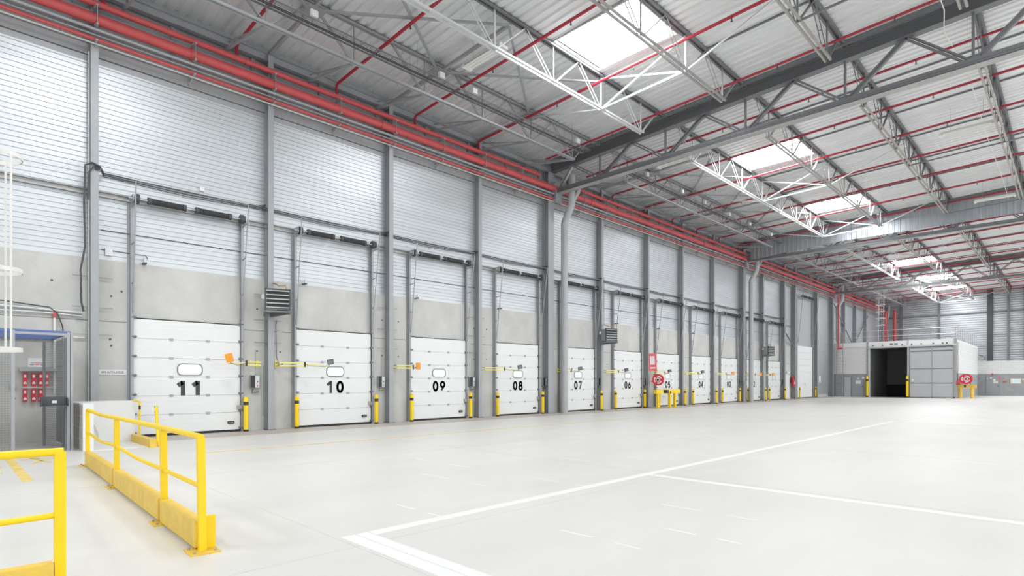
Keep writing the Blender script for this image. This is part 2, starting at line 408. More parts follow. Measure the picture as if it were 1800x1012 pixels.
for y in sorted([yy for yy in cy if 0 < yy] + [4.95, 9.35, 13.7, 18.1, 20.3, 22.6, 26.8, 31.1, 35.3, 39.9, 42.35, 44.3, 48.4, 56.4, 64.2]):
    lab = 'steel pipe bracket, %s from the left, holding the wall pipes' % (ORD[i] if i < 30 else 'one of the last'); i += 1
    if bk is None:
        bk = thing('pipe_bracket', (0, y, 0), lab, 'bracket', 'brackets of the wall pipes')
        MB().bar((.0, 0, 10.07), (.62, 0, 10.07), .05, .04).bar((0, 0, 9.9), (.4, 0, 10.05), .03, .03).build('arm', 'galv', bk)
        MB().tube([(.67, 0, 10.44), (.67, 0, 10.9)], .010, 6).build('hanger_rod', 'steel_light', bk)
        MB().bar((0, 0, 10.44), (.7, 0, 10.44), .05, .04).build('arm', 'steel_light', bk)
        MB().bar((0, 0, 10.90), (.7, 0, 10.90), .06, .04).build('upper_arm', 'steel_light', bk)
        MB().bar((.5, 0, 10.44), (.5, 0, 10.485), .08, .08).bar((.45, 0, 10.90), (.45, 0, 10.955), .08, .07).build('clamp', 'galv', bk)
    else: copy_tree(bk, loc=(0, y, 0), label=lab)

# ------------------------------------------------------------ roof sprinkler pipes across the hall
py = [6.15, 9.35, 12.55, 15.75, 19.2, 22.25, 25.35, 28.5, 31.7, 34.9, 38.1, 41.2, 44.1, 47.2, 50.4, 53.6, 56.8, 60.0, 63.0, 66.0, 69.2, 72.4, 75.6, 78.8, 82.0, 84.6, 2.9]
sp = lambda x: 11.50+.03*x
for i, y in enumerate(py):
    far = '' if i < 5 else (' beyond the nearest girder' if i < 12 else (' beyond the smoke screen' if i < 19 else ' in the last bay'))
    lab = 'red sprinkler pipe under the roof, %s from the front%s' % (ORD[i], far) if i < 26 else 'red sprinkler pipe under the roof over the near left corner'
    p = thing('sprinkler_pipe', (0, y, 0), lab, 'pipe', 'sprinkler pipes under the roof')
    drop = i not in (4, 5)
    if drop:
        MB().tube([(.42, 0, 11.1), (.36, 0, 11.2), (.34, 0, sp(.34)-.14), (.36, 0, sp(.36)-.04), (.46, 0, sp(.46)), (19.0, 0, sp(19)), (36, 0, sp(36))], .047, 8).build('pipe_run', 'red_sprinkler', p, True)
    else: MB().tube([(1.0, 0, sp(1)), (36, 0, sp(36))], .042, 8).build('pipe_run', 'red_sprinkler', p, True)
    if i < 19 or i == 26:
        hs = []
        for kx in range(5):
            x = 4.62+3.23*kx; z = sp(x)
            if not hs:
                h = MB().tube([(x, 0, z-.03), (x, 0, z-.1)], .018, 6).tube([(x, 0, z-.13), (x, 0, z-.14)], .035, 8)
                h.bar((x, -.025, z-.09), (x, -.012, z-.14), .008, .008).bar((x, .025, z-.09), (x, .012, z-.14), .008, .008)
                o = h.build('sprinkler_head', 'dark_steel', p); hs.append(o)
            else:
                c = hs[0].copy(); COL.objects.link(c); c.location = (3.23*kx, 0, .03*3.23*kx)

# ------------------------------------------------------------ main girders
for gi, y in enumerate(GY[:4]):
    lab = ['roof girder behind the camera over the near end of the hall', 'nearest grey lattice girder crossing the roof from the dock wall', 'grey lattice girder under the corrugated smoke screen', 'far grey lattice girder above the front of the block room'][gi]
    g = thing('lattice_girder', (0, y, 0), lab, 'girder', 'main roof girders')
    # bottom chord: channel pair
    MB().box(.55, 36, -.16, .16, 10.40, 10.42).build('lit_flange', 'galv', g)  # bottom plate in a paler metal, standing for the light on the chord
    MB().box(.55, 36, -.15, .15, 10.42, 10.44).box(.55, 36, -.15, -.13, 10.42, 10.62).box(.55, 36, .13, .15, 10.42, 10.62).box(.55, 36, -.17, .17, 10.50, 10.515).build('bottom_chord', 'steel', g)
    MB().ibeam((.1, 0, 11.68), (36, 0, 11.68+.03*35.9), .30, .40, .02).build('top_chord', 'steel', g)
    tc = lambda x: 11.50+.03*x
    bn = [3.0+3.23*k for k in range(11)]; tn = [1.45]+[b+1.65 for b in bn]
    for k, b in enumerate(bn):
        mt = 'steel'
        MB().twin((tn[k], 0, tc(tn[k])), (b-.1, 0, 10.6), .05, .11, .09, up=(0,1,0)).build('diagonal', mt, g)
        MB().twin((b+.1, 0, 10.6), (tn[k+1], 0, tc(tn[k+1])), .05, .11, .09, up=(0,1,0)).build('diagonal', mt, g)
        MB().bar((b, 0, 10.6), (b, 0, tc(b)), .07, .07).build('upright', mt, g)
        B('gusset', mt, g, (b-.2, b+.2, -.012, .012, 10.55, 10.75))
    MB().twin((.6, 0, 10.55), (tn[0], 0, tc(tn[0])), .05, .12, .09, up=(0,1,0)).build('diagonal', 'steel_light', g)
    B('seat', 'steel_light', g, (.45, .62, -.22, .22, 10.0, 10.62))
for gi, y in enumerate(GY[:4]):
    tag(MB().bar((.5, y-.42, roofz(.5)-.07), (36, y-.42, roofz(36)-.07), .10, .12).build('edge_purlin', 'steel'), 'dark purlin under the deck just in front of the %s girder' % ['unseen', 'nearest', 'smoke screen', 'far'][gi], 'beam', 'purlins at the girders')
# smoke screen of vertical corrugated sheet on the second girder
m = MB(); x = .9; z0 = 10.86
while x < 36:
    pr = [(x, 0), (x+.19, 0), (x+.21, .03), (x+.28, .03), (x+.30, 0)]
    for (a, da), (b, db) in zip(pr, pr[1:]):
        m.quad((a, 42.2-da, z0-.35*max(0, min(1, (7-a)/6))), (b, 42.2-db, z0-.35*max(0, min(1, (7-b)/6))), (b, 42.2-db, 11.50+.03*b+.42), (a, 42.2-da, 11.50+.03*a+.42))
    x += .30
tag(m.build('smoke_screen', 'panel_sheet'), 'hanging smoke screen of vertical corrugated grey sheet on the second girder', 'screen')

# ------------------------------------------------------------ joist trusses (run along the hall between the girders)
def make_truss(y0, y1, gap, mt, mtd, label, x):
    t = thing('joist_truss', (x, 0, 0), label, 'truss', 'joist trusses under the roof deck')
    zb = 10.74+.03*x; zt = roofz(x)-.05; zg = 11.62+.03*x
    nodes = [y0+2.1+2.53*k for k in range(8)]
    MB().twin((0, nodes[0]-.1, zb), (0, nodes[-1]+.1, zb), .055, .06, gap).build('bottom_chord', mt, t)
    MB().twin((0, y0+.12, zt), (0, y1-.12, zt), .06, .07, gap).bar((0, y0+.12, zt+.03), (0, y1-.12, zt+.03), gap+.06, .01).build('top_chord', 'steel' if mt != 'steel_light' else mt, t)
    mid = [y0+.85]+[n+1.265 for n in nodes[:-1]]+[y1-.85]
    protos = {}
    def inst(key, name, make, ref):
        if key not in protos: protos[key] = (make().build(name, mtd, t), ref)
        else:
            o, r = protos[key]; c = o.copy(); COL.objects.link(c); c.location = (0, ref-r, 0)
    for k, n in enumerate(nodes):
        inst('v', 'web_post', lambda: MB().bar((0, n, zb), (0, n, zt), .04, .045), n)
        if k: inst('d', 'web_pair', lambda: MB().twin((0, n-1.265, zt), (0, n-.06, zb), .022, .03, max(gap*.7, .07)).bar((-.05, n-.66, (zt+zb)/2), (.05, n-.66, (zt+zb)/2), .02, .02), n)
        if k < 7: inst('s', 'web_strut', lambda: MB().twin((0, n+.06, zb), (0, n+1.265, zt), .028, .035, .045), n)
    MB().twin((0, mid[0], zt), (0, nodes[0]-.05, zb), .022, .03, .08).build('web_pair', mtd, t)
    MB().twin((0, nodes[-1]+.05, zb), (0, mid[-1], zt), .028, .04, .05).build('web_strut', mtd, t)
    return t
bayname = ['in the first bay', 'between the nearest girder and the smoke screen', 'beyond the smoke screen', 'in the farthest bay']
for b in range(4):
    for i, x in enumerate(TX):
        vis = i < 5
        lab = 'grey joist truss %s, %s from the dock wall' % (bayname[b], ORD[i])
        mt, md = ('steel_light', 'steel_light') if i == 0 else (('galv_light', 'galv_light') if i == 1 else (('galv', 'galv') if i == 2 else ('galv_brown', 'steel')))  # second truss whiter: rooflight glow on it put into the material
        if vis: make_truss(GY[b], GY[b+1], .09 if i == 0 else .14, mt, md, lab, x)
        elif b < 2 and i < 7: make_truss(GY[b], GY[b+1], .12, 'galv', 'steel', lab, x)
# struts from the wall to the first truss at each bottom node, and thin ties
i = 0
for b in range(4):
    for k in range(8):
        y = GY[b]+2.1+2.53*k
        if y < 1: continue
        s = thing('knee_strut', (0, y, 0), 'grey strut pair from the dock wall to the first truss, %s from the left' % (ORD[i] if i < 30 else 'very distant'), 'strut', 'knee struts of the first truss'); i += 1
        zb = 10.74+.03*3.02
        MB().bar((.05, -.1, 11.3), (2.95, 0, zb), .05, .07).build('lower_strut', 'steel_light', s)
        MB().bar((.2, 0, 11.56), (2.95, 0, zb), .03, .03).build('tie', 'steel_light', s)
# rafters along the columns and roof bracing between first and second truss
cl = [2.72, 7.17, 11.6, 16.0, 24.6, 28.9, 33.1, 37.5, 46.2, 50.6, 55, 59.3, 68.6, 72.9, 77.3]
for i, y in enumerate(cl):
    s = thing('roof_rafter', (0, y, 0), 'grey rafter under the deck above the wall columns, %s from the left' % ORD[i], 'beam', 'rafters by the dock wall')
    MB().bar((.1, 0, 11.70), (3.0, 0, 11.78), .09, .12).build('beam', 'steel_light', s)
    MB().bar((3.0, 0, 11.76), (6.3, 0, 11.86), .08, .09).build('beam', 'steel_light', s)
    k = MB(); k.box(2.72, 3.32, -.3, .3, 11.72, 11.735); k.build('gusset_plate', 'steel_light', s)
pairs = [(2.72, 7.17), (7.17, 11.6), (11.6, 16.0), (24.6, 28.9), (28.9, 33.1), (33.1, 37.5), (46.2, 50.6), (50.6, 55), (55, 59.3)]
for i, (a, c) in enumerate(pairs):
    s = thing('roof_cross_brace', (3.02, a, 11.75), 'crossed grey angle bars under the deck between first and second truss, %s panel' % ORD[i], 'brace', 'roof cross braces')
    MB().bar((0, 0, 0), (3.3, c-a, .1), .08, .05).build('brace_bar', 'steel_light', s)
    MB().bar((0, c-a, -.05), (3.3, 0, .05), .08, .05).build('brace_bar', 'steel_light', s)
# cross frames between second and third truss at some nodes
for (b, k) in ((0, 6), (1, 3), (1, 7), (2, 3), (3, 2), (3, 7)):
    y = GY[b]+2.1+2.53*k; x2, x3 = 6.32, 9.5; z2, z3 = 10.93, 11.03
    s = thing('cross_frame', (0, y, 0), 'white X-braced frame %s%s' % (bayname[b], ', at the screen' if k == 7 and b == 1 else (' by the end wall' if b == 3 and k == 7 else '')), 'brace', 'cross frames between the trusses')
    MB().bar((x2, 0, z2), (x3, 0, z3), .07, .06).build('bottom_bar', 'galv_light', s)
    MB().bar((x2, 0, z2), (x3, 0, 12.1), .06, .05).build('diagonal_bar', 'galv_light', s)
    MB().bar((x2, .04, 12.0), (x3, .04, z3), .06, .05).build('diagonal_bar', 'galv_light', s)
    MB().bar((3.02, 0, 11.75), (x2, 0, z2), .04, .04).build('outrigger', 'galv_light', s); MB().bar((x3, 0, z3), (12.72, 0, 12.2), .04, .04).build('outrigger', 'galv_light', s)
    MB().bar((12.72, 0, 11.1), (36, 0, 11.8), .05, .05).build('tie_bar', 'steel', s)
# roof conduits parallel to the sprinkler pipes
for i, y in enumerate([4.6, 10.9, 17.3, 23.8, 27.0, 30.1, 33.3, 36.5, 39.6, 45.6, 48.8, 52.0, 55.2, 58.4, 61.5]):
    a = 9.5 if i < 3 else 6.4
    tag(MB().bar((a, y, roofz(a)-.03), (36, y, roofz(36)-.03), .06, .05).build('deck_rail', 'steel'), 'thin dark rail under the deck between sprinkler pipes, %s from the front' % ORD[i], 'rail', 'thin rails under the deck')

# ------------------------------------------------------------ wire cable tray near the first truss
for (ya, yb, lab) in ((-6, 19.2, 'wire mesh cable tray hung beside the first truss, nearest run'), (22.0, 41.6, 'cable tray beside the first truss beyond the nearest girder')):
    t = thing('cable_tray', (3.32, ya, 11.2), lab, 'cable tray')
    k = MB()
    for x in [-.2+.057*j for j in range(8)]: k.box(x-.005, x+.005, 0, yb-ya, 0, .01)
    k.box(-.225, -.2, 0, yb-ya, .0, .03).box(.2, .225, 0, yb-ya, .0, .03)
    y = 0
    while y < yb-ya:
        k.box(-.2, .2, y, y+.01, -.01, 0); y += .5
    k.build('wire_mesh', 'steel', t)
    B('edge_strip', 'galv_light', t, (-.235, -.225, 0, yb-ya, .0, .03))
    MB().tube([(-.1, 0, .03), (-.1, yb-ya, .03)], .02, 6).build('cable', 'black', t); MB().tube([(-.04, 0, .03), (-.04, yb-ya, .03)], .018, 6).build('cable', 'black', t)
    y = 1.2
    while y < yb-ya:
        MB().tube([(-.2, y, 0), (-.2, y, .78)], .006, 5).build('hanger', 'galv', t); MB().tube([(.2, y, 0), (.2, y, .8)], .006, 5).build('hanger', 'galv', t); y += 2.53*1.5
i = 0
for y in (3.6, 5.9, 7.0, 11.3, 12.7, 18.3, 23.6, 27.0, 29.5, 32.6, 35.5, 39.0):
    tag(B('junction_box', 'white', None, (3.5, 3.6, y-.1, y+.1, 11.25, 11.42)), 'small white junction box above the cable tray, %s from the left' % ORD[i], 'junction box', 'junction boxes on the cable tray'); i += 1

# ------------------------------------------------------------ fluorescent luminaires (unlit)
for (x, y, z, lab) in ((5.25, 11.6, 11.35, 'unlit fluorescent light fitting nearest the camera beside the first rooflight'), (5.35, 22.95, 11.25, 'unlit fluorescent fitting just behind the nearest girder'),
                       (14.95, 28.2, 11.35, 'unlit white light fitting on the right between nearest girder and screen'), (14.9, 39.5, 11.25, 'unlit white light fitting in front of the smoke screen on the right')):
    t = thing('light_fitting', (x, y, z), lab, 'light', 'unlit ceiling light fittings')
    k = MB(); k.v += [(-.8,-.17,0),(.8,-.17,0),(.8,.17,0),(-.8,.17,0),(-.8,-.09,.1),(.8,-.09,.1),(.8,.09,.1),(-.8,.09,.1)]
    k.f += [(4,5,6,7),(0,1,5,4),(1,2,6,5),(2,3,7,6),(3,0,4,7)]
    k.build('housing', 'offwhite', t)
    B('diffuser', 'lens', t, (-.74, .74, -.15, .15, -.02, .005))
    MB().tube([(-.68, -.06, -.03), (.68, -.06, -.03)], .016, 8).tube([(-.68, .06, -.03), (.68, .06, -.03)], .016, 8).build('tube_lamp', 'white', t, True)
    for sx in (-1, 1): B('end_cap', 'offwhite', t, (sx*.8-.05, sx*.8+.05, -.17, .17, -.05, .03))
    
    for hx in (-.5, .5): MB().tube([(hx, 0, .08), (hx, 0, roofz(x+hx)-z+.02)], .006, 5).build('hanger', 'galv', t)
# white slack cable near the right
tag(MB().tube([(15.3, 17.6, 12.2), (15.42, 19.4, 11.7), (15.2, 21.0, 11.9), (15.35, 25.0, 12.1), (15.3, 31.0, 11.9), (15.3, 38.0, 11.9), (15.3, 41.8, 11.7)], .014, 6).build('white_cable', 'offwhite', None, True), 'loose white cable running under the roof at the right', 'cable')
exec_marker = None

# ------------------------------------------------------------ dock doors
def make_door(yc, num, w=DW, h=DH, zt=6.36):
    d = thing('door_%d' % (num if num else 12), (0, yc, 0), None, 'dock door', 'sectional dock doors', 'structure')
    hw = w/2; ns = 6; sh = (h-.07)/ns
    k = MB()
    for s in range(ns):
        z0 = .07+s*sh; k.box(.035, .085, -hw, hw, z0+.004, z0+sh-.004)
        for r in range(1, 4):
            zz = z0+sh*r/4; k.box(.085, .088, -hw, hw, zz-.012, zz+.012)
    k.box(.03, .05, -hw, hw, .07, h); k.build('door_leaf', 'door_white', d)
    B('bottom_seal', 'rubber', d, (.035, .095, -hw, hw, .0, .07))
    B('lintel_seal', 'rubber', d, (.0, .04, -hw-.02, hw+.02, h, h+.03))
    pr = None
    for s in range(1, ns):
        for yy in (-.47, .47):
            if pr is None:
                pr = B('hinge', 'galv', d, (.088, .10, yy-.05, yy+.05, .07+s*sh-.035, .07+s*sh+.035), (.1, .112, yy-.02, yy+.02, .07+s*sh-.015, .07+s*sh+.015)); ref = (yy, s)
            else:
                c = pr.copy(); COL.objects.link(c); c.location = (0, yy-ref[0], (s-ref[1])*sh)
    pr = None
    for s in range(0, ns+1):
        for sg in (-1, 1):
            if pr is None:
                pr = MB().cbox((.115, 0, 0), (.05, .10, .06)).tube([(.14, -.05, 0), (.14, .07, 0)], .022, 8).build('roller', 'frame_grey', d)
                pr.location = (0, sg*(hw-.0), .12+s*sh*.995)
            else:
                c = pr.copy(); COL.objects.link(c); c.location = (0, sg*(hw-.0), .12+s*sh*.995)
    for sg in (-1, 1):
        MB().box(.0, .13, sg*(hw+.06)-.012, sg*(hw+.06)+.012, 0, zt).box(.0, .012, sg*(hw+.07)-.06, sg*(hw+.07)+.06, 0, zt).box(.13, .145, sg*(hw+.04)-.035, sg*(hw+.04)+.035, 0, zt).build('guide_track', 'steel_light', d)
        MB().tube([(.16, sg*(hw+.02), h+.15), (.62, sg*(hw+.05), 6.75)], .017, 6).build('guide_rod', 'steel_light', d)
        for zz in (4.15, 5.2, 6.2):
            t = (zz-h-.15)/(6.75-h-.15)
            MB().bar((.12, sg*(hw+.05), zz-.03), (.16+.46*t, sg*(hw+.03), zz), .03, .02).build('rung', 'steel_light', d)
        MB().tube([(.3, sg*(hw-.04)-.045, zt), (.3, sg*(hw-.04)+.045, zt)], .13, 14).build('cable_drum', 'dark_steel', d, True)
        B('bearing_plate', 'galv', d, (.0, .4, sg*(hw+.06)-.008, sg*(hw+.06)+.008, zt-.1, zt+.1))
    MB().tube([(.62, -hw-.05, 6.75), (.62, hw+.05, 6.75)], .01, 6).build('tie_rod', 'steel_light', d)
    MB().tube([(.3, -hw-.15, zt), (.3, hw+.15, zt)], .02, 8).build('shaft', 'galv_light', d, True)
    for (a, b) in ((-1.05, -.2), (.12, 1.0)):
        pts = []; n = int((b-a)/.05)
        k = MB(); rr = []
        for j in range(n*2+1): pts.append((.3, a+(b-a)*j/(n*2), zt)); rr.append(.088 if j % 2 else .074)
        k.tube(pts, rr, 14); sp_ = k.build('torsion_spring', 'spring', d)
        MB().tube([(.3, a-.04, zt), (.3, a+.04, zt)], .095, 12).tube([(.3, b-.04, zt), (.3, b+.04, zt)], .095, 12).build('spring_cone', 'dark_steel', sp_, True)
    # viewing window, rounded
    def rr(x, hw_, hh, r, n=6):
        pts = []
        for cx, cz, a0 in ((hw_-r, hh-r, 0), (-hw_+r, hh-r, PI/2), (-hw_+r, -hh+r, PI), (hw_-r, -hh+r, 1.5*PI)):
            for j in range(n+1):
                a = a0+PI/2*j/n; pts.append((x, cx+r*math.cos(a), cz+r*math.sin(a)))
        return pts
    zc = 1.845
    o, i_ = rr(.095, .33, .175, .13), rr(.095, .305, .15, .11)
    wf = thing('window', (0, 0, zc), None, None); wf.parent = d
    COL.objects.unlink(wf); bpy.data.objects.remove(wf)
    k = MB(); n = len(o)
    off = lambda P, x: [(x, p[1], p[2]+zc) for p in P]
    a = off(o, .088); b_ = off(o, .10); c_ = off(i_, .10); e_ = off(i_, .09)
    k.v = a+b_+c_+e_
    for j in range(n):
        j2 = (j+1) % n
        for A in (0, n, 2*n): k.f.append((A+j, A+j2, A+n+j2, A+n+j))
    wfo = k.build('window_frame', 'frame_grey', d)
    k = MB(); k.v = off(i_, .094); k.f = [tuple(range(n))]; k.build('pane', 'pane', wfo)
    # pull handle
    k = MB(); P = rr(.09, .10, .045, .04); n = len(P)
    k.v = [(.088, p[1]+1.10, p[2]+.29) for p in P]+[(.115, p[1]+1.10, p[2]+.29) for p in P]
    for j in range(n): k.f.append((j, (j+1) % n, n+(j+1) % n, n+j))
    k.f.append(tuple(range(n, 2*n))); hd = k.build('handle', 'black', d)
    B('grip', 'frame_grey', hd, (.115, .122, 1.04, 1.16, .275, .305))
    B('latch', 'galv', d, (.09, .16, hw-.1, hw+.02, .68, .80), (.14, .18, hw-.06, hw+.06, .72, .76))
    return d
d0 = make_door(DOORS[11], 11)
d0['label'] = 'large white sectional dock door numbered 11, nearest the camera'
doors = {11: d0}
for k, yc in DOORS.items():
    if k == 11: continue
    d = copy_tree(d0, loc=(0, yc, 0)); d.name = 'door_%d' % k
    d['label'] = ('white sectional dock door numbered %s under a spring shaft' % NUM(k)) if k > 1 else 'white unnumbered dock door, last of the row before the pedestrian door'
    doors[k] = d
for k, d in doors.items():
    if k == 1: continue
    n_ = NUM(k); cw = .27; SW = .115 if k == 11 else .088; gap = .35 if k != 11 else .38
    for j, ch in enumerate(n_):
        m_ = MB(); cy_ = (-.5+j)*gap
        for st in STROKES[ch]:
            for p_, q_ in zip(st, st[1:]): m_.bar((0, p_[0]*cw, (p_[1]-.5)*.335), (0, q_[0]*cw, (q_[1]-.5)*.335), SW, .003, up=(1, 0, 0))
            for p_ in st[1:-1]: m_.tube([(-.0015, p_[0]*cw, (p_[1]-.5)*.335), (.0015, p_[0]*cw, (p_[1]-.5)*.335)], SW/2, 12)
        o = m_.build('number', 'digit', d); o.location = (.0895, cy_, 1.325)
# tall roller door
d = thing('door_12', (0, 56.5, 0), 'tall white sectional door twice the height of the dock doors', 'dock door', None, 'structure')
k = MB()
for s in range(8): k.box(.04, .10, -2.05, 2.05, .07+s*.59, .07+s*.59+.58)
k.box(.03, .05, -2.05, 2.05, .07, 4.78); k.build('door_leaf', 'door_white', d)
B('bottom_seal', 'rubber', d, (.04, .11, -2.05, 2.05, 0, .07))
for sg in (-1, 1):
    B('guide_track', 'steel_light', d, (0, .16, sg*2.15-.05, sg*2.15+.05, 0, 9.4))
    MB().tube([(.2, sg*2.1, 5), (.7, sg*2.2, 9.9)], .02, 6).build('guide_rod', 'steel_light', d)
MB().tube([(.35, -2.2, 9.3), (.35, 2.2, 9.3)], .03, 8).build('shaft', 'galv', d)
for a in (-1.5, .3): MB().tube([(.35, a, 9.3), (.35, a+1.3, 9.3)], .11, 10).build('torsion_spring', 'spring', d)
B('pane', 'pane', d, (.10, .11, -.12, .3, 1.75, 2.1))
B('sticker', 'sign_pink', d, (.10, .104, -.02, .12, 1.18, 1.38))
# pedestrian door
d = thing('door_13', (0, 52.05, 0), 'narrow white pedestrian door between dock door and tall door', 'door', None, 'structure')
B('door_leaf', 'white', d, (.03, .08, -.45, .45, .02, 2.1)); B('door_frame', 'offwhite', d, (.01, .06, -.55, -.46, 0, 2.2), (.01, .06, .46, .55, 0, 2.2), (.01, .06, -.55, .55, 2.12, 2.2))
B('door_closer', 'offwhite', d, (.08, .18, -.3, .3, 2.25, 2.4)); MB().tube([(.09, .35, 1.0), (.14, .35, 1.0), (.14, .25, 1.0)], .012, 6).build('handle', 'galv', d)

# ------------------------------------------------------------ bollards at the doors
b0 = None
def bollard(x, y, lab, grp='bollards beside the dock doors'):
    global b0
    if any(abs(y-c) < .32 for c in list(cy)+[20.3, 42.35]) and y < 60: x = .47
    if b0 is None:
        b0 = thing('bollard', (x, y, 0), lab, 'bollard', grp)
        pr = [(0, 0, .0)] ; 
        MB().tube([(0,0,.06),(0,0,.98),(0,0,1.03),(0,0,1.055)], [.068, .068, .058, .02], 18).build('post', 'yellow', b0, True)
        MB().tube([(0,0,.80),(0,0,.90)], .0705, 18).build('band', 'black', b0, True)
        MB().tube([(0,0,0),(0,0,.065)], .074, 18).build('foot', 'black', b0, True)
        return b0
    c = copy_tree(b0, loc=(x, y, 0), label=lab); c['group'] = grp; return c
for k, yc in DOORS.items():
    nm = 'dock door %s' % NUM(k) if k > 1 else 'the unnumbered dock door'
    if k != 11: bollard(.27, yc-DW/2-.06, 'yellow bollard with black band at the left edge of %s' % nm)
    bollard(.27, yc+DW/2+.10 if k == 11 else yc+DW/2+.12, 'yellow bollard with black band at the right edge of %s' % nm)
bollard(.3, 54.5, 'yellow bollard at the left edge of the tall white door'); bollard(.3, 58.9, 'yellow bollard at the right edge of the tall white door')

# ------------------------------------------------------------ swing-arm dock lamps
arms = {11: (6.87, 6.35, 5.84, 'o'), 10: (7.45, 8.15, 8.94, 'd'), 9: (11.78, 12.32, 12.45, 'o'), 8: (16.15, 17.04, 17.85, 'd'), 7: (21.2, 21.6, 22.1, 'd'), 6: (24.85, 25.6, 26.13, 'd'),
        5: (29.3, 30.37, 30.72, 'd'), 4: (33.5, 34.67, 34.95, 'd'), 3: (37.9, 38.8, 39.68, 'o'), 2: (43.0, 43.86, 44.6, 'o'), 1: (46.6, 46.85, 47.2, 'o')}
for k, (ya, yb, yc_, cl_) in arms.items():
    nm = 'in front of dock door %s' % NUM(k) if k > 1 else 'in front of the unnumbered dock door'
    t = thing('dock_lamp', (.3, ya, 2.05), 'yellow swing arm with %s lamp head %s' % ('an orange' if cl_ == 'o' else 'a dark', nm), 'lamp', 'swing-arm dock lamps')
    x1, x2 = .25, .38
    B('wall_plate', 'yellow_pale', t, (-.298, -.28, -.05, .05, -.11, .11)); B('stub', 'yellow_pale', t, (-.28, .0, -.015, .015, -.07, -.035)); B('stub', 'yellow_pale', t, (-.28, .0, -.015, .015, .035, .07))
    MB().bar((0, 0, .045), (x1, yb-ya, .045), .035, .045).bar((0, 0, -.045), (x1, yb-ya, -.045), .035, .045).build('lower_arm', 'yellow_pale', t)
    MB().tube([(x1, yb-ya, -.08), (x1, yb-ya, .08)], .03, 8).build('joint', 'black', t)
    MB().tube([(x1, yb-ya, .01), (x2, yc_-ya-.04, -.03)], .018, 6).build('upper_arm', 'yellow_pale', t)
    dr = 1 if yc_ > ya else -1
    e = Vector((x2, yc_-ya, 0))
    MB().tube([(x1, yb-ya-.04*dr, .05), (x1+.05, yb-ya+.1*dr, -.04), (x2, yc_-ya-.2*dr, -.06), (e.x, e.y, .0)], .007, 5).build('cable', 'black', t)
    if k == 11: k2 = MB().bar((e.x, e.y+.02, .02), (e.x, e.y-.09, .32), .16, .05, up=(1,0,0)); k2.v = k2.v; o = MB(); o.cbox((0,0,0), (.05, .20, .25)); h = o.build('lamp_head', 'orange', t); h.location = (e.x+.02, e.y-.02, .14); h.rotation_euler = (.25, 0, -.5)
    elif cl_ == 'o': o = MB().cbox((0,0,0), (.05, .22, .25)); h = o.build('lamp_head', 'orange', t); h.location = (e.x, e.y, .06 if k == 3 else .03); h.rotation_euler = (0, 0, -.4 if k != 9 else .35)
    else: o = MB().cbox((0,0,0), (.09, .2, .17)); h = o.build('lamp_head', 'dark_steel', t); h.location = (e.x+.03, e.y, .10); h.rotation_euler = (.15, 0, -.5); MB().cbox((.05, 0, -.01), (.01, .16, .12)).build('lens', 'frame_grey', h)

# ------------------------------------------------------------ control boxes
cb = None
for k, yc in DOORS.items():
    y = yc+1.80
    if k == 9: y = 15.6
    nm = 'dock door %s' % NUM(k) if k > 1 else 'the unnumbered dock door'
    lab = 'dark grey door control box on the wall just right of %s' % nm
    if cb is None:
        cb = thing('control_box', (0, y, 1.3), lab, 'control box', 'control boxes of the dock doors')
        MB().box(0, .14, -.12, .12, 0, .40).build('housing', 'box_grey', cb)
        B('cover', 'black', cb, (.14, .17, -.125, -.02, .02, .39))
        B('faceplate', 'galv_light', cb, (.14, .16, -.015, .11, .02, .38))
        B('display', 'white', cb, (.16, .163, .01, .09, .27, .33))
        for j, c_ in enumerate(('black', 'white', 'red')): MB().tube([(.16, .05, .20-.06*j), (.175, .05, .20-.06*j)], .018, 8).build('button', c_, cb, True)
        MB().tube([(.06, -.05, 0), (.07, -.08, -.14), (.06, .05, -.12), (.05, .12, -.11)], .012, 6).build('cable', 'dark_steel', cb)
        MB().tube([(.03, .05, .4), (.03, .05, 1.2)], .008, 5).build('conduit', 'galv', cb)
    else: copy_tree(cb, loc=(0, y, 1.3), label=lab)
# downward conduit by box at door 11
tag(T('conduit', 'galv_light', None, [(.05, 7.0, 1.16), (.06, 7.02, .9), (.05, 7.03, 0)], .015, 6), 'pale conduit dropping from the control box of door 11 to the floor', 'conduit')

# ------------------------------------------------------------ unit heaters with louvres
for i, (y, z, lab) in enumerate(((7.17, 3.55, 'louvred warm air heater on the column between doors 11 and 10'), (24.5, 3.5, 'louvred warm air heater on the column left of dock door 06'), (46.2, 3.55, 'distant louvred warm air heater left of the unnumbered dock door'))):
    h = thing('unit_heater', (.34, y, z), lab, 'heater', 'unit heaters on the wall columns', rz=-.35)
    B('casing', 'box_grey', h, (.10, .52, -.18, .5, .12, .74))
    B('opening', 'black', h, (.52, .53, -.14, .46, .16, .70))
    for j in range(5):
        MB().bar((.57, -.16, .19+.125*j), (.57, .48, .19+.125*j), .045, .035).build('louvre', 'galv', h)
    B('frame', 'dark_steel', h, (.5, .56, -.2, -.16, .1, .76), (.5, .56, .48, .52, .1, .76), (.5, .56, -.2, .52, .72, .76))
    MB().box(.0, .62, -.22, .54, .05, .09).build('shelf', 'steel', h)
    MB().bar((0, .0, .0), (.58, .5, .06), .06, .1).bar((0, -.2, .0), (.58, -.2, .06), .05, .08).build('bracket', 'steel', h)
    MB().tube([(.0, .05, 1.0), (.12, .1, .98), (.2, .2, .9), (.28, .4, .92), (.3, .42, .74)], .022, 8).build('supply_pipe', 'copper', h, True)
    MB().cbox((.1, -.24, .55), (.1, .08, .14)).build('thermostat', 'offwhite', h)

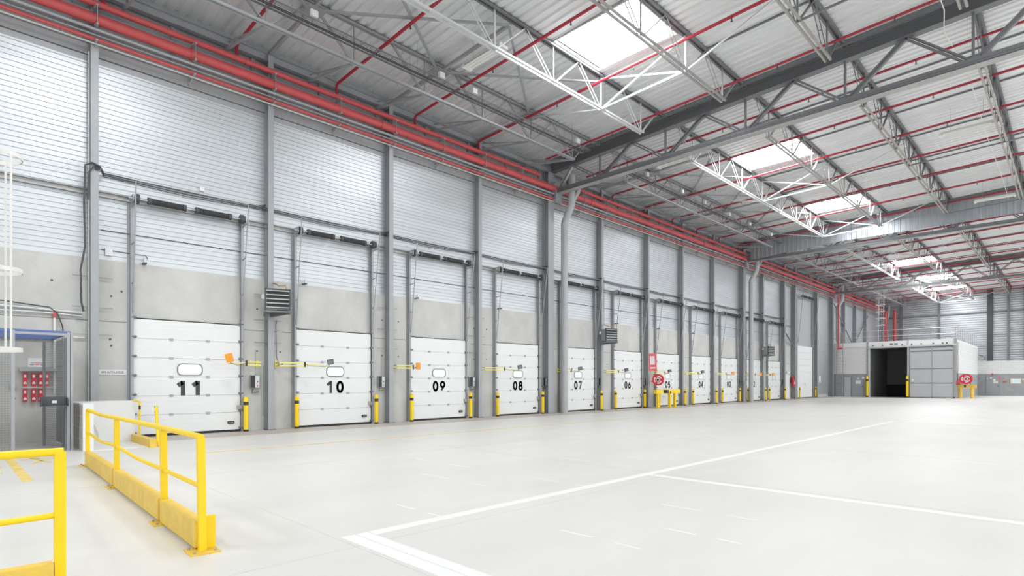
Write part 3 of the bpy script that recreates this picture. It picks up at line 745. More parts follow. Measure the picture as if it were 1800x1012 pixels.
# ------------------------------------------------------------ downpipes at the girder columns
for y, z1, lab in ((21.0, 0, 'wide grey downpipe beside the nearest girder column'), (42.95, 0, 'wide grey downpipe beside the smoke screen girder column'), (64.75, 5.6, 'grey downpipe above the left corner of the block room'), (84.8, 5.5, 'short grey downpipe elbow in the far corner')):
    if y == 84.8: z1 = 10
    p = thing('downpipe', (0, y, 0), lab, 'downpipe', 'grey rainwater downpipes')
    MB().tube([(.62, 0, z1), (.62, 0, 9.0), (.64, 0, 9.15), (1.0, 0, 9.75), (1.05, 0, 9.9), (1.05, 0, 11.3)], .165, 20).build('pipe_run', 'pvc', p, True)
    for zc in (1.9, 3.9, 6.5, 8.4, 9.0):
        if zc > z1: MB().tube([(.62, 0, zc-.03), (.62, 0, zc+.03)], .172, 20).build('collar', 'pvc', p, True)
    if z1 == 0: MB().tube([(1.05, .0, 9.9), (1.25, .25, 10.5), (1.3, .3, 10.9)], .10, 14).build('branch', 'pvc', p, True)

# ------------------------------------------------------------ cables on the dock wall
def cable(name, pts, r, m, lab, cat='cable'): return tag(MB().tube(pts, r, 6).build(name, m, None, True), lab, cat)
xs = [2.95, 7.0, 11.4, 15.7, 20.1, 24.4, 28.9, 33.0, 37.4, 42, 46, 50.5]
for j, (dz, r) in enumerate(((0, .016), (-.05, .014), (-.09, .01))):
    pts = [(.36, 2.72, 6.98+dz), (.30, 2.86, 6.97+dz)]
    for a, b in zip(xs, xs[1:]):
        pts += [(.04, a, 6.93+dz), (.04, (a+b)/2, 6.90+dz-.02*j), (.04, b-.12, 6.93+dz), (.36, b, 6.93+dz) if j == 0 else (.34, b, 6.95+dz)]
    cable('wall_cable', pts, r, 'dark_steel', ['upper', 'middle', 'lower'][j]+' of three dark cables strung along the dock wall above the springs')
cable('column_cable', [(.36, 2.83, 6.98), (.38, 2.66, 7.03), (.34, 2.52, 6.95), (.33, 2.50, 6.0), (.33, 2.52, 4.9), (.32, 2.43, 4.3), (.3, 2.45, 3.5), (.25, 2.5, 3.28)], .025, 'dark_steel', 'thick dark cable hanging down the left side of the column by the cage')
cable('column_cable', [(.36, 2.83, 6.93), (.38, 2.68, 6.93), (.34, 2.60, 6.8), (.33, 2.58, 6.1)], .022, 'dark_steel', 'short dark cable hooked over the column by the cage')
cable('column_conduit', [(.2, 2.62, .2), (.2, 2.62, 9.9)], .018, 'galv_light', 'pale conduit up the left side of the column by the cage')
cable('pipe_conduit', [(.05, -4, 3.25), (.05, 1.1, 3.30), (.05, 2.5, 3.25)], .028, 'galv_light', 'thick pale conduit along the concrete above the cage')
cable('pipe_conduit', [(.05, -4, 3.17), (.05, 1.8, 3.2), (.05, 2.5, 3.17)], .02, 'galv_light', 'thin pale conduit just under the thick one above the cage')
cable('loose_cable', [(.06, -4, 3.35), (.06, 1.0, 3.42), (.06, 1.6, 3.36), (.07, 1.85, 3.34), (.08, 2.0, 3.2), (.08, 2.1, 2.9), (.08, 2.13, 2.6)], .015, 'dark_steel', 'loose cable curving down the concrete into the cage')
cable('drop_conduit', [(.05, 1.95, 3.2), (.05, 1.95, 1.2)], .026, 'offwhite', 'white vertical conduit dropping behind the cage mesh')
tag(B('red_sleeve', 'red_dull', None, (.02, .085, 1.92, 1.98, 3.09, 3.22)), 'small red sleeve on the white vertical conduit', 'pipe sleeve')
cable('blue_conduit', [(.06, -4, 2.66), (.06, .6, 2.68), (.06, 2.55, 2.62)], .02, 'offwhite', 'pale horizontal conduit on the wall at the cage top')
cable('thin_conduit', [(.03, 2.9, 5.45), (.03, 53, 5.45)], .011, 'dark_steel', 'thin dark line along the cladding below the spring shafts')
cable('thin_conduit', [(.03, 2.9, 4.95), (.03, 3.9, 4.93), (.04, 3.95, 4.85)], .009, 'dark_steel', 'short thin conduit from the white box to the siren by door 11')
tag(B('white_box', 'white', None, (.0, .08, 2.98, 3.14, 4.80, 4.98)), 'small white box on the cladding right of the first column', 'junction box')
for i, y in enumerate((3.85, 8.35, 12.8, 17.2, 26.1, 30.5, 34.9)):
    s = thing('wall_siren', (.16, y, 4.72), 'small pale alarm siren on the wall above %s' % ['door 11', 'door 10', 'door 09', 'door 08', 'door 06', 'door 05', 'door 04'][i], 'siren', 'small alarm sirens')
    MB().tube([(0, 0, 0), (0, 0, .12)], .04, 10).build('dome', 'galv_light', s, True); B('base', 'dark_steel', s, (-.16, .04, -.04, .04, -.04, 0))
tag(B('white_box', 'white', None, (.0, .07, 5.23, 5.35, 7.02, 7.14)), 'tiny white box on the cables above the springs of door 11', 'junction box')
s = thing('wall_plate', (0, 0, 0), 'white sign reading AIRE AUTO-LAVEUSE on the concrete left of door 11', 'sign')
k = B('board', 'white', s, (.005, .02, 2.84, 3.46, 1.68, 1.82)); text('AIRE AUTO-LAVEUSE', .085, 'digit', s, (.021, 3.15, 1.75), FACE_X, 0, 'lettering', sx=.62)
for y in (24.95,):
    cable('drop_cable', [(.3, 24.65, 7), (.3, 24.66, 4.6)], .01, 'dark_steel', 'thin cable down the column to the heater by door 06')
cable('drop_cable', [(.3, 7.35, 3.4), (.12, 7.4, 3.3), (.12, 7.42, 2.3), (.15, 7.5, 1.98), (.3, 7.6, 2.1), (.3, 7.5, 2.05)], .01, 'dark_steel', 'thin looping cable beside the column right of door 11')
cable('pull_chain', [(.34, 6.93, 2.0), (.34, 6.93, .45)], .007, 'dark_steel', 'thin chain hanging from the lamp arm of door 11')

# ------------------------------------------------------------ wash area low wall, hose, kerb post and beam
w = thing('low_block_wall', (0, 0, 0), 'low L-shaped white-painted block wall around the scrubber wash area', 'low wall')
B('block_side', 'block_raw', w, (1.0, 2.84, 2.12, 2.29, 0, 1.0)); B('render_coat', 'white', w, (2.84, 2.87, 2.12, 2.31, 0, 1.0), (1.17, 2.84, 2.29, 2.31, 0, 1.0))
B('block_back', 'white', w, (1.0, 1.16, 2.31, 3.42, 0, 1.0)); B('coping', 'white', w, (1.0, 2.87, 2.12, 2.31, 1.0, 1.03), (1.0, 1.16, 2.31, 3.42, 1.0, 1.03))
B('skirting', 'offwhite', w, (1.16, 1.175, 2.31, 3.42, .0, .05))
tag(B('trim_4', 'line_white', None, (1.18, 2.9, 2.32, 3.35, .0, .005)), 'white painted floor of the wash area', 'floor patch', kind='structure')
def smooth(P, n=6):
    P = [Vector(p) for p in P]; P = [P[0]*2-P[1]]+P+[P[-1]*2-P[-2]]; out = []
    for i in range(1, len(P)-2):
        for j in range(n):
            t = j/n; p0, p1, p2, p3 = P[i-1:i+3]
            out.append(.5*((2*p1)+(p2-p0)*t+(2*p0-5*p1+4*p2-p3)*t*t+(3*p1-p0-3*p2+p3)*t*t*t))
    return out+[P[-2]]
cable('beige_hose', smooth([(1.2, 2.36, .86), (1.2, 2.43, .70), (1.2, 2.55, .50), (1.2, 2.64, .30), (1.2, 2.66, .2), (1.2, 2.62, .12), (1.2, 2.52, .06), (1.2, 2.38, .03)]), .013, 'hose_beige', 'beige hose hanging in a loop on the low white wall', 'hose')
cable('beige_hose', smooth([(1.2, 2.36, .84), (1.2, 2.40, .72), (1.2, 2.43, .6), (1.2, 2.40, .5), (1.2, 2.36, .42)]), .011, 'hose_beige', 'short inner turn of beige hose on the low white wall', 'hose')
p = thing('yellow_kerb_post', (1.25, 3.50, 0), 'thin yellow hooked pipe post at the end of the low white wall', 'post')
MB().tube([(0, 0, 0), (0, 0, .98), (0, -.02, 1.02), (0, -.14, 1.03)], .022, 8).build('post', 'yellow', p, True); MB().tube([(0, 0, .80), (0, 0, .9)], .025, 8).build('band', 'black', p, True)
p = thing('kerb_beam', (0, 0, 0), 'short worn yellow timber kerb beam in front of door 11', 'kerb')
B('beam', 'yellow_worn', p, (1.22, 3.05, 3.32, 3.46, 0, .19)); 
p = thing('slanted_post', (2.80, 3.55, 0), 'slanted yellow pipe post with black bands behind the guard rail', 'post')
MB().tube([(0, 0, 0), (-.28, .02, .92)], .034, 12).build('post', 'yellow', p, True)
for t in (.17, .5, .86, .99): MB().tube([(-.28*t, .02*t, .92*t-.02), (-.28*(t+.035), .02*t, .92*(t+.035)-.02)], .037, 12).build('band', 'black', p, True)

# ------------------------------------------------------------ guard rails
def rail(name, lab, posts, axis, kick, loc):
    g = thing(name, loc, lab, 'guard rail', 'yellow guard rails')
    P = lambda a, o, z: (a, o, z) if axis == 'x' else (o, a, z)
    for i, (a, lean) in enumerate(posts):
        end = 0
        k = MB(); k.bar(P(a, 0, 0), P(a+lean, 0, 1.0), .06, .065, up=P(1, 0, 0)); o = k.build('post', 'yellow', g)
        k = MB()
        c0, c1 = P(a-.13, -.12, 0), P(a+.13, .12, 0)
        k.box(min(c0[0], c1[0]), max(c0[0], c1[0]), min(c0[1], c1[1]), max(c0[1], c1[1]), 0, .012); pl = k.build('base_plate', 'yellow_worn', g)
        for u in (-.09, .09):
            for v in (-.085, .085): q = P(a+u, v, 0); MB().tube([(q[0], q[1], .012), (q[0], q[1], .03)], .012, 6).build('anchor_bolt', 'galv', pl)
    for i in range(len(posts)-1):
        a, b = posts[i][0]+.04, posts[i+1][0]-.04
        k = MB(); c0, c1 = P(a, -.05, 0), P(b, .05, 0)
        k.box(min(c0[0], c1[0]), max(c0[0], c1[0]), min(c0[1], c1[1]), max(c0[1], c1[1]), .03, kick); k.build('kick_board', 'yellow_worn', g)
    a0, a1 = posts[0][0]+posts[0][1], posts[-1][0]+posts[-1][1]
    return g, P, a0, a1
g, P, a0, a1 = rail('guard_rail', 'long yellow guard rail with kick boards and slightly bent posts', [(5.45, .0), (8.32, .0), (11.13, -.05), (12.52, -.05)], 'x', .26, (0, 1.992, 0))
g.rotation_euler = (0, 0, -.0298)
MB().tube([(5.45-.02, 0, 1.0), (6.6, .03, .955), (8.27, 0, .985), (9.7, -.01, 1.0), (11.08, 0, 1.005), (12.48, 0, 1.01)], .028, 12).build('top_rail', 'yellow', g, True)
MB().tube([(5.45, 0, .60), (6.9, .0, .54), (8.27, 0, .585), (9.6, .02, .535), (10.99, 0, .56), (12.47, 0, .57)], .022, 10).build('middle_rail', 'yellow', g, True)
MB().box(12.45, 12.485, .035, .12, .012, .30).build('end_stop', 'yellow', g)
g, P, a0, a1 = rail('guard_rail', 'near yellow guard rail cut off by the left picture edge', [(-3.6, 0), (-1.5, 0), (.59, 0)], 'y', .22, (12.84, 0, 0))
MB().tube([(0, .61, 1.0), (0, -3.6, 1.0)], .028, 12).build('top_rail', 'yellow', g, True)
MB().tube([(0, .58, .55), (0, -.2, .535), (0, -3.6, .55)], .022, 10).build('middle_rail', 'yellow', g, True)

# ------------------------------------------------------------ wire cage in the corner
c = thing('wire_cage', (0, 0, 0), 'grey wire mesh cage with blue roof frame against the wall', 'cage')
def meshpanel(p, q, z0, z1, s=.05, r=.0022):
    k = MB(); p = Vector(p); q = Vector(q); L = (q-p).length; n = int(L/s)
    for j in range(n+1):
        a = p+(q-p)*(j/n); k.bar((a.x, a.y, z0), (a.x, a.y, z1), r*2, r*2)
    z = z0
    while z <= z1: k.bar((p.x, p.y, z), (q.x, q.y, z), r*2, r*2); z += s
    return k
XC = 2.4
def post(x, y, w=.055, z=2.58): return MB().box(x-w/2, x+w/2, y-w/2, y+w/2, 0, z).build('post', 'steel_light', c)
post(XC, 1.99, .05); post(XC, 1.93, .05); post(XC, 1.02, .06); post(XC, -.9, .06); post(1.35, 1.98, .06)
meshpanel((.05, 1.98, 0), (XC, 1.98, 0), .05, 2.5).build('side_panel', 'mesh_wire', c)
meshpanel((XC, 1.0, 0), (XC, -.9, 0), .05, 2.5).build('front_panel', 'mesh_wire', c)
# door leaf of the cage, swung open towards the wall
meshpanel((1.38, 1.62, 0), (2.36, 1.90, 0), .08, 2.40).build('door_leaf', 'mesh_wire', c)
MB().bar((1.38, 1.62, .05), (1.38, 1.62, 2.42), .05, .05).bar((2.36, 1.90, .05), (2.36, 1.90, 2.42), .05, .05).build('door_frame', 'steel', c)
k = MB(); k.box(.05, XC, 1.90, 1.94, 2.54, 2.58).box(XC-.04, XC, -.9, 1.98, 2.54, 2.60).box(.02, .06, -.9, 1.98, 2.54, 2.58); k.build('roof_frame', 'blue_frame', c)
k = MB(); x = .05
while x < XC: k.bar((x, -.9, 2.55), (x, 1.95, 2.55), .006, .006); x += .06
y = -.9
while y < 1.95: k.bar((.05, y, 2.55), (XC, y, 2.55), .006, .006); y += .06
k.build('roof_mesh', 'blue_frame', c)
MB().box(XC-.02, XC+.02, 1.02, 1.95, 2.50, 2.55).build('header', 'steel_light', c)
t = thing('shelf_tray', (2.425, 1.45, .98), 'black metal tray with hoop handles hung on the cage door', 'tray')
MB().box(0, .02, 0, .45, 0, .2).box(0, .2, 0, .45, 0, .012).box(0, .2, 0, .012, 0, .18).box(0, .2, .44, .45, 0, .18).build('pan', 'dark_steel', t)
B('label_plate', 'offwhite', t, (.021, .024, .2, .28, .06, .12))
for y in (-.0, .45): MB().tube([(.02, y, .17), (.16, y, .14), (.22, y, .04), (.22, y, 0)], .012, 6).build('hoop', 'dark_steel', t, True)
tag(B('storage_cabinet', 'offwhite', None, (1.0, 2.1, -1.2, .55, .0, 1.98), (.98, 2.12, -1.2, .56, 1.98, 2.02)), 'white cabinet standing inside the cage at the left edge', 'cabinet')
i = 0
for z, ys in ((1.40, (1.39, 1.55, 1.68, 1.80)), (1.02, (1.39, 1.55, 1.68))):
    for y in ys:
        i += 1
        e = thing('red_key_box', (.03, y, z), 'small red wall holder, %s row, %s from the left, inside the cage' % ('upper' if z > 1.2 else 'lower', ORD[ys.index(y)]), 'holder', 'red holders on the cage wall')
        B('body', 'red', e, (0, .07, -.038, .038, 0, .31)); MB().tube([(.07, 0, .08), (.075, 0, .08)], .026, 10).build('badge', 'white', e); B('slot', 'offwhite', e, (.07, .074, -.02, .02, .2, .27)); B('label_strip', 'white', e, (.07, .073, -.03, .03, .045, .075))
tag(B('wall_rack', 'galv', None, (.0, .16, 1.28, 2.02, 1.76, 1.82), (.0, .02, 1.28, 2.02, 1.74, 1.86)), 'grey metal shelf above the red holders', 'shelf')
tag(B('wall_strip', 'offwhite', None, (.0, .05, 1.35, 1.95, 1.345, 1.38)), 'white strip between the two rows of red holders', 'strip')
s = thing('notice', (0, 0, 0), 'white notice with pink and blue print above the red holders', 'notice'); B('sheet', 'white', s, (.004, .008, 1.45, 1.80, 1.86, 2.08)); B('print', 'sign_blue', s, (.008, .009, 1.48, 1.56, 1.90, 1.93), (.008, .009, 1.68, 1.74, 1.90, 1.93)); B('print', 'sign_pink', s, (.008, .009, 1.50, 1.72, 1.95, 1.965), (.008, .009, 1.58, 1.66, 1.91, 1.93))
cable('thin_white_pipe', [(.04, 1.17, 2.5), (.04, 1.17, 1.45)], .012, 'white', 'thin white pipe down to the blue switch in the cage')
tag(B('wall_switch', 'box_blue', None, (.0, .06, 1.12, 1.24, 1.36, 1.46), (.0, .05, 1.14, 1.21, 1.31, 1.36)), 'pale blue switch box on the wall inside the cage', 'switch')

# ------------------------------------------------------------ caged ladder at the left edge
l = thing('caged_ladder', (7.35, .72, 0), 'white safety ladder with hoops cut off by the left picture edge', 'ladder')
ang = math.atan2(.7083, .7059)
ctr = Vector((-.7*.34, -.7*.34, 0))
def ring(z, r=.34):
    pts = [(ctr.x+r*math.cos(t*PI/12), ctr.y+r*math.sin(t*PI/12), z) for t in range(25)]
    k = MB()
    for a, b in zip(pts, pts[1:]):
        k.quad((a[0], a[1], z-.03), (b[0], b[1], z-.03), (b[0], b[1], z+.03), (a[0], a[1], z+.03))
        k.quad((a[0]*1.0, a[1], z+.03), (b[0], b[1], z+.03), (ctr.x+(b[0]-ctr.x)*.97, ctr.y+(b[1]-ctr.y)*.97, z+.03), (ctr.x+(a[0]-ctr.x)*.97, ctr.y+(a[1]-ctr.y)*.97, z+.03))
        k.quad((ctr.x+(a[0]-ctr.x)*.97, ctr.y+(a[1]-ctr.y)*.97, z+.03), (ctr.x+(b[0]-ctr.x)*.97, ctr.y+(b[1]-ctr.y)*.97, z+.03), (ctr.x+(b[0]-ctr.x)*.97, ctr.y+(b[1]-ctr.y)*.97, z-.03), (ctr.x+(a[0]-ctr.x)*.97, ctr.y+(a[1]-ctr.y)*.97, z-.03))
    return k
for z in (1.96, 3.09, 4.72): ring(z).build('hoop', 'offwhite', l)
for t in (-12, 35, -100, 150, 210): 
    a = math.radians(t); p = (ctr.x+.335*math.cos(a), ctr.y+.335*math.sin(a)); MB().bar((p[0], p[1], 1.93), (p[0], p[1], 4.75), .028, .006, up=(math.cos(a), math.sin(a), 0)).build('strap', 'offwhite', l)
for sg in (-1, 1):
    p = (ctr.x-.7083*.33-.7059*.22*sg, ctr.y-.7059*.33+.7083*.22*sg); MB().bar((p[0], p[1], 0), (p[0], p[1], 4.8), .05, .03).build('stringer', 'offwhite', l)
for j in range(15):
    a, b = [(ctr.x-.7083*.33-.7059*.22*sg, ctr.y-.7059*.33+.7083*.22*sg, .3+.3*j) for sg in (-1, 1)]
    MB().tube([a, b], .014, 8).build('rung', 'offwhite', l)

# ------------------------------------------------------------ hose reel by door 05
h = thing('hose_reel', (.75, 29.35, 1.62), 'red fire hose reel on the column left of dock door 05', 'hose reel')
def reel(h, r=.33, d=.34, face='y'):
    ax = (lambda u, v, w: (w, u, v)) if face == 'x' else (lambda u, v, w: (u, -w, v))
    def disc(w0, w1, rr, nm, mt): return MB().tube([ax(0, 0, w0), ax(0, 0, w1)], rr, 28).build(nm, mt, h, True)
    disc(-d/2, -d/2+.02, r, 'rim', 'red'); f = disc(d/2-.02, d/2, r, 'rim', 'red'); disc(-d/2+.03, d/2-.03, r*.85, 'hose_coil', 'red_dull')
    disc(d/2+.004, d/2+.05, r*.2, 'hub', 'black'); disc(d/2, d/2+.003, r*.36, 'face_label', 'white')
    for a0 in (20, 140, 260):
        k = MB()
        for j in range(8):
            t0, t1 = math.radians(a0+10*j), math.radians(a0+10*j+11)
            k.bar(ax(r*.6*math.cos(t0), r*.6*math.sin(t0), d/2+.003), ax(r*.6*math.cos(t1), r*.6*math.sin(t1), d/2+.003), .006, r*.2, up=ax(math.cos(t0), math.sin(t0), 0))
        k.build('face_label', 'white', h)
reel(h); h.rotation_euler = (0, 0, .45)
MB().bar((-.4, .0, -.1), (0, 0, -.05), .05, .05).build('wall_arm', 'red', h)
MB().tube([(-.2, .1, .3), (-.1, .05, .55), (-.25, .1, .7)], .02, 8).build('supply_pipe', 'copper', h, True)
s = thing('fire_hose_sign', (.5, 29.2, 2.15), 'pink and white fire hose sign above the red reel', 'sign')
k = MB().box(0, .01, -.22, .22, 0, 1.0); k.build('board', 'sign_pink', s); B('panel', 'white', s, (.01, .013, -.13, .13, .35, .85)); B('lettering', 'white', s, (.01, .013, -.15, .15, .12, .2)); s.rotation_euler = (.06, 0, -.9)
g = thing('hose_reel_guard', (.0, 0, 0), 'yellow steel guard frame on posts around the hose reel by door 05', 'guard')
for (x, y) in ((1.0, 28.9), (.95, 30.9), (.35, 30.1), (1.15, 29.95)): B('post', 'yellow', g, (x-.07, x+.07, y-.07, y+.07, 0, .95))
B('top_beam', 'yellow', g, (.9, 1.1, 28.6, 29.35, .82, 1.04), ); B('top_beam', 'yellow', g, (.95, 1.22, 29.75, 30.45, .82, 1.04)); B('top_beam', 'yellow', g, (.85, 1.05, 30.5, 31.4, .82, 1.04)); B('top_beam', 'yellow', g, (.28, .98, 30.0, 30.2, .82, 1.04)); B('end_band', 'black', g, (.94, 1.2, 29.55, 29.74, .84, 1.02)); 
# extinguisher by the pedestrian door and box by the tall door
e = thing('fire_extinguisher', (.28, 52.95, 1.1), 'red fire extinguisher with sign right of the white pedestrian door', 'fire extinguisher')
MB().tube([(0, 0, 0), (0, 0, .5), (0, 0, .6), (0, 0, .68)], [.12, .12, .07, .04], 14).build('cylinder', 'red', e, True); B('label_plate', 'white', e, (.1, .125, -.06, .06, .2, .4)); B('sign', 'red', e, (-.1, -.08, -.1, .35, .3, .85)); B('hook', 'dark_steel', e, (-.26, -.1, -.03, .03, .4, .45))
tag(B('electric_box', 'offwhite', None, (.0, .2, 60.3, 60.75, 1.45, 2.05)), 'pale electric box on the wall right of the tall white door', 'electric box')
tag(MB().bar((.1, 50.9, 6.1), (.3, 53.0, 4.6), .08, .08).build('wall_brace', 'steel'), 'short dark diagonal brace left of the tall white door', 'brace')
for a, b, lab in (((.2, 65.0, 9.6), (.2, 72.0, 5.6), 'thin diagonal wall brace above the block room, descending right'), ((.2, 78.5, 9.4), (.2, 72.5, 5.6), 'thin diagonal wall brace above the block room, descending left')):
    tag(MB().bar(a, b, .07, .12).build('wall_brace', 'steel'), lab, 'brace')

# ------------------------------------------------------------ block room at the far end
Yb = 64.6; XR = 10.3; ZT = 5.15; YB2 = 80.0
r = thing('block_room', (0, 0, 0), 'flat-roofed block-walled room with sliding fire door at the far end', 'room')
def wallsplit(x0, x1, y0, y1, z1=ZT):
    B('block_wall', 'block_grey', r, (x0, x1, y0, y1, 0, 2.3)); B('painted_wall', 'block_white', r, (x0, x1, y0, y1, 2.3, z1))
wallsplit(.02, 3.35, Yb, Yb+.2); wallsplit(6.7, XR, Yb, Yb+.2)
B('painted_wall', 'block_white', r, (3.35, 6.7, Yb, Yb+.2, 4.78, ZT))
wallsplit(XR-.2, XR, Yb+.2, YB2)
B('roof_slab', 'white', r, (.02, XR, Yb, YB2, ZT, ZT+.2)); B('fascia', 'white', r, (.02, XR+.02, Yb-.03, Yb, 4.95, 5.42)); B('interior_lining', 'dark_room', r, (.3, XR-.4, Yb+9, Yb+9.1, 0, ZT), (3.1, 3.15, Yb+.2, Yb+9, 0, ZT), (7.0, 7.05, Yb+.2, Yb+9, 0, ZT), (3.1, 7.05, Yb+.2, Yb+9, 4.9, 4.95)); B('interior_floor', 'digit', r, (3.15, 7.0, Yb+.25, Yb+9, .0, .01)); B('interior_lower_band', 'black', r, (3.15, 7.0, Yb+8.95, Yb+8.99, 0, 1.2))  # lower band of the interior back wall is darker
B('corner_post', 'galv', r, (XR-.16, XR+.03, Yb-.15, Yb+.02, 0, 5.42)); B('jamb', 'galv_light', r, (3.42, 3.56, Yb-.14, Yb, 0, 4.95)); B('jamb', 'galv_light', r, (6.62, 6.74, Yb-.14, Yb, 0, 5.42)); B('jamb', 'galv', r, (3.3, 3.42, Yb-.10, Yb, 0, 5.42))
B('door_track', 'galv_light', r, (3.4, XR, Yb-.20, Yb-.04, 4.80, 4.93))
k = MB()
for x in (3.8, 4.6, 6.2, 6.95, 7.7, 8.6, 9.3, 9.6): k.box(x-.05, x+.05, Yb-.08, Yb-.03, 5.0, 5.1)
k.box(5.2, 5.45, Yb-.06, Yb-.03, 5.08, 5.2).box(5.55, 5.85, Yb-.06, Yb-.03, 5.08, 5.2); k.build('bracket', 'dark_steel', r)
f = thing('sliding_door', (0, 0, 0), 'grey sliding steel fire door leaf slid right of the dark opening', 'sliding door')
B('leaf', 'leaf_grey', f, (6.8, XR-.17, Yb-.16, Yb-.06, .12, 4.78)); B('frame', 'galv', f, (6.8, 6.86, Yb-.19, Yb-.16, .05, 4.7), (8.5, 8.56, Yb-.19, Yb-.16, .05, 4.7), (XR-.24, XR-.17, Yb-.19, Yb-.16, .05, 4.7), (6.8, XR-.17, Yb-.19, Yb-.16, .04, .14))
B('rail', 'frame_grey', f, (6.86, XR-.2, Yb-.175, Yb-.16, 4.3, 4.42), (6.86, XR-.2, Yb-.175, Yb-.16, 2.7, 2.76), (6.86, XR-.2, Yb-.175, Yb-.16, 1.35, 1.42), (6.86, XR-.2, Yb-.165, Yb-.158, 4.62, 4.78))
B('sign', 'white', f, (6.95, 7.15, Yb-.175, Yb-.16, 1.6, 1.75)); B('bottom_guide', 'rubber', f, (6.8, XR-.1, Yb-.16, Yb-.05, 0, .12))
bollard(3.35, Yb-.3, 'tall yellow post left of the dark opening of the block room', 'tall posts of the block room'); bollard(6.65, Yb-.35, 'tall yellow post right of the dark opening of the block room', 'tall posts of the block room')
for o in [o for o in COL.objects if o.type == 'EMPTY' and str(o.get('label', '')).startswith('tall yellow post')]: o.scale = (1.5, 1.5, 1.95)
d = thing('door_14', (2.45, Yb, 0), 'grey steel personnel door with white notices in the block room front', 'door', None, 'structure')
B('door_leaf', 'box_grey', d, (-.5, .5, -.05, -.01, .02, 2.1)); B('notice', 'white', d, (-.15, .3, -.056, -.05, 1.3, 1.65)); B('notice', 'white', d, (-.02, .16, -.056, -.05, 1.78, 1.88)); B('sign', 'white', d, (.4, .6, -.06, -.05, 1.8, 2.0)); B('handle', 'black', d, (.38, .48, -.09, -.05, 1.05, 1.1))
d = thing('door_15', (1.55, Yb, 0), 'small grey hatch beside the ladder in the block room front', 'door', None, 'structure'); B('door_leaf', 'leaf_grey', d, (-.28, .3, -.04, -.01, .02, 1.95)); B('hinge', 'black', d, (.28, .32, -.06, -.04, 1.7, 1.8), (.28, .32, -.06, -.04, .4, .5))
l = thing('wall_ladder', (.95, Yb-.35, 0), 'slim fixed ladder up the left front of the block room', 'ladder')
for sg in (-1, 1): MB().bar((sg*.28, 0, .1), (sg*.28, 0, 6.5), .03, .05).build('stringer', 'galv', l)
for j in range(20): MB().bar((-.28, 0, .3+.3*j), (.28, 0, .3+.3*j), .025, .025).build('rung', 'galv', l)
MB().bar((-.28, 0, 3.6), (-.28, .35, 3.6), .03, .03).bar((.28, 0, 3.6), (.28, .35, 3.6), .03, .03).build('bracket', 'galv', l)
g = thing('roof_railing', (0, 0, ZT+.2), 'thin grey guardrail around the roof of the block room', 'railing')
for z in (1.15, .6): MB().tube([(.3, Yb+.15, z), (XR-.1, Yb+.15, z), (XR-.1, YB2, z)], .022, 6).build('rail', 'galv_light', g)
for x in (.6, .9, 1.2, 1.9, 3.3, 5.0, 6.7, 8.4): B('post', 'galv', g, (x-.02, x+.02, Yb+.13, Yb+.17, 0, 1.15))
for j in range(11): B('post', 'galv', g, (XR-.12, XR-.08, Yb+.15+j*1.5-.02, Yb+.15+j*1.5+.02, 0, 1.15))
# big cage ladder up to the roof above the room
l = thing('roof_access_ladder', (2.6, 73.5, ZT+.2), 'pale caged ladder rising from the block room roof to the deck', 'ladder')
for sg in (-1, 1): MB().bar((sg*.25, 0, 0), (sg*.25, 0, 6.5), .05, .06).build('stringer', 'galv_light', l)
for j in range(20): MB().bar((-.25, 0, .3+.3*j), (.25, 0, .3+.3*j), .03, .03).build('rung', 'galv_light', l)
for j in range(6):
    z = 2.4+.75*j; MB().tube([(.42*math.cos(t*PI/8), -.36+.42*math.sin(t*PI/8), z) for t in range(16)], .028, 6, closed=True).build('hoop', 'galv_light', l)
for t in (-90, -30, -150, -60, -120): a = math.radians(t); MB().bar((.42*math.cos(a), -.36+.42*math.sin(a), 2.4), (.42*math.cos(a), -.36+.42*math.sin(a), 6.2), .04, .012).build('strap', 'galv_light', l)
# red risers
tag(T('red_riser', 'red_pipe', None, [(.9, 64.0, 4.9), (.9, 64.0, 10.1)], .075, 12), 'slim red riser beside the left corner column of the block room', 'pipe')
tag(T('red_riser', 'red_pipe', None, [(.75, 84.4, .0), (.75, 84.4, 8.5), (.8, 84.4, 10.4)], .22, 14), 'left of two thick red risers in the far corner', 'pipe')
tag(T('red_riser', 'red_pipe', None, [(1.75, 84.6, .0), (1.75, 84.6, 10.5)], .17, 14), 'right of two thick red risers in the far corner', 'pipe')
tag(B('red_valve', 'red_pipe', None, (.8, 1.25, 63.85, 64.1, 4.75, 4.95)), 'red valve body at the foot of the slim red riser', 'valve')
# far low block wall to the right of the room
w = thing('wall_far', (0, 0, 0), 'low block wall, white above and grey below, right of the block room', 'wall', None, 'structure')
B('block_wall', 'block_grey', w, (XR, X1, YB2, YB2+.2, 0, 2.36)); B('painted_wall', 'block_white', w, (XR, X1, YB2, YB2+.2, 2.36, 3.75))
d = thing('door_16', (11.55, YB2, 0), 'grey door with several notices in the low block wall at the right', 'door', None, 'structure')
B('door_leaf', 'box_grey', d, (-.55, .55, -.05, -.01, .02, 2.1)); B('notice', 'white', d, (-.2, -.05, -.06, -.05, 1.85, 2.0), (.05, .25, -.06, -.05, 1.6, 1.8), (-.48, -.38, -.06, -.05, 1.8, 1.9)); B('notice', 'kraft', d, (.05, .45, -.06, -.05, 1.35, 1.55)); B('notice', 'sign_pink', d, (.42, .6, -.06, -.05, 1.75, 2.0)); B('handle', 'black', d, (.4, .52, -.1, -.05, 1.05, 1.1))
tag(B('fire_alarm', 'red', None, (11.45, 11.6, YB2-.1, YB2, 2.28, 2.4)), 'small red alarm sounder above the grey door at the right', 'alarm')
tag(B('call_point', 'red_dull', None, (12.42, 12.65, YB2-.08, YB2, 1.45, 1.62)), 'small red call point right of the grey door', 'call point')
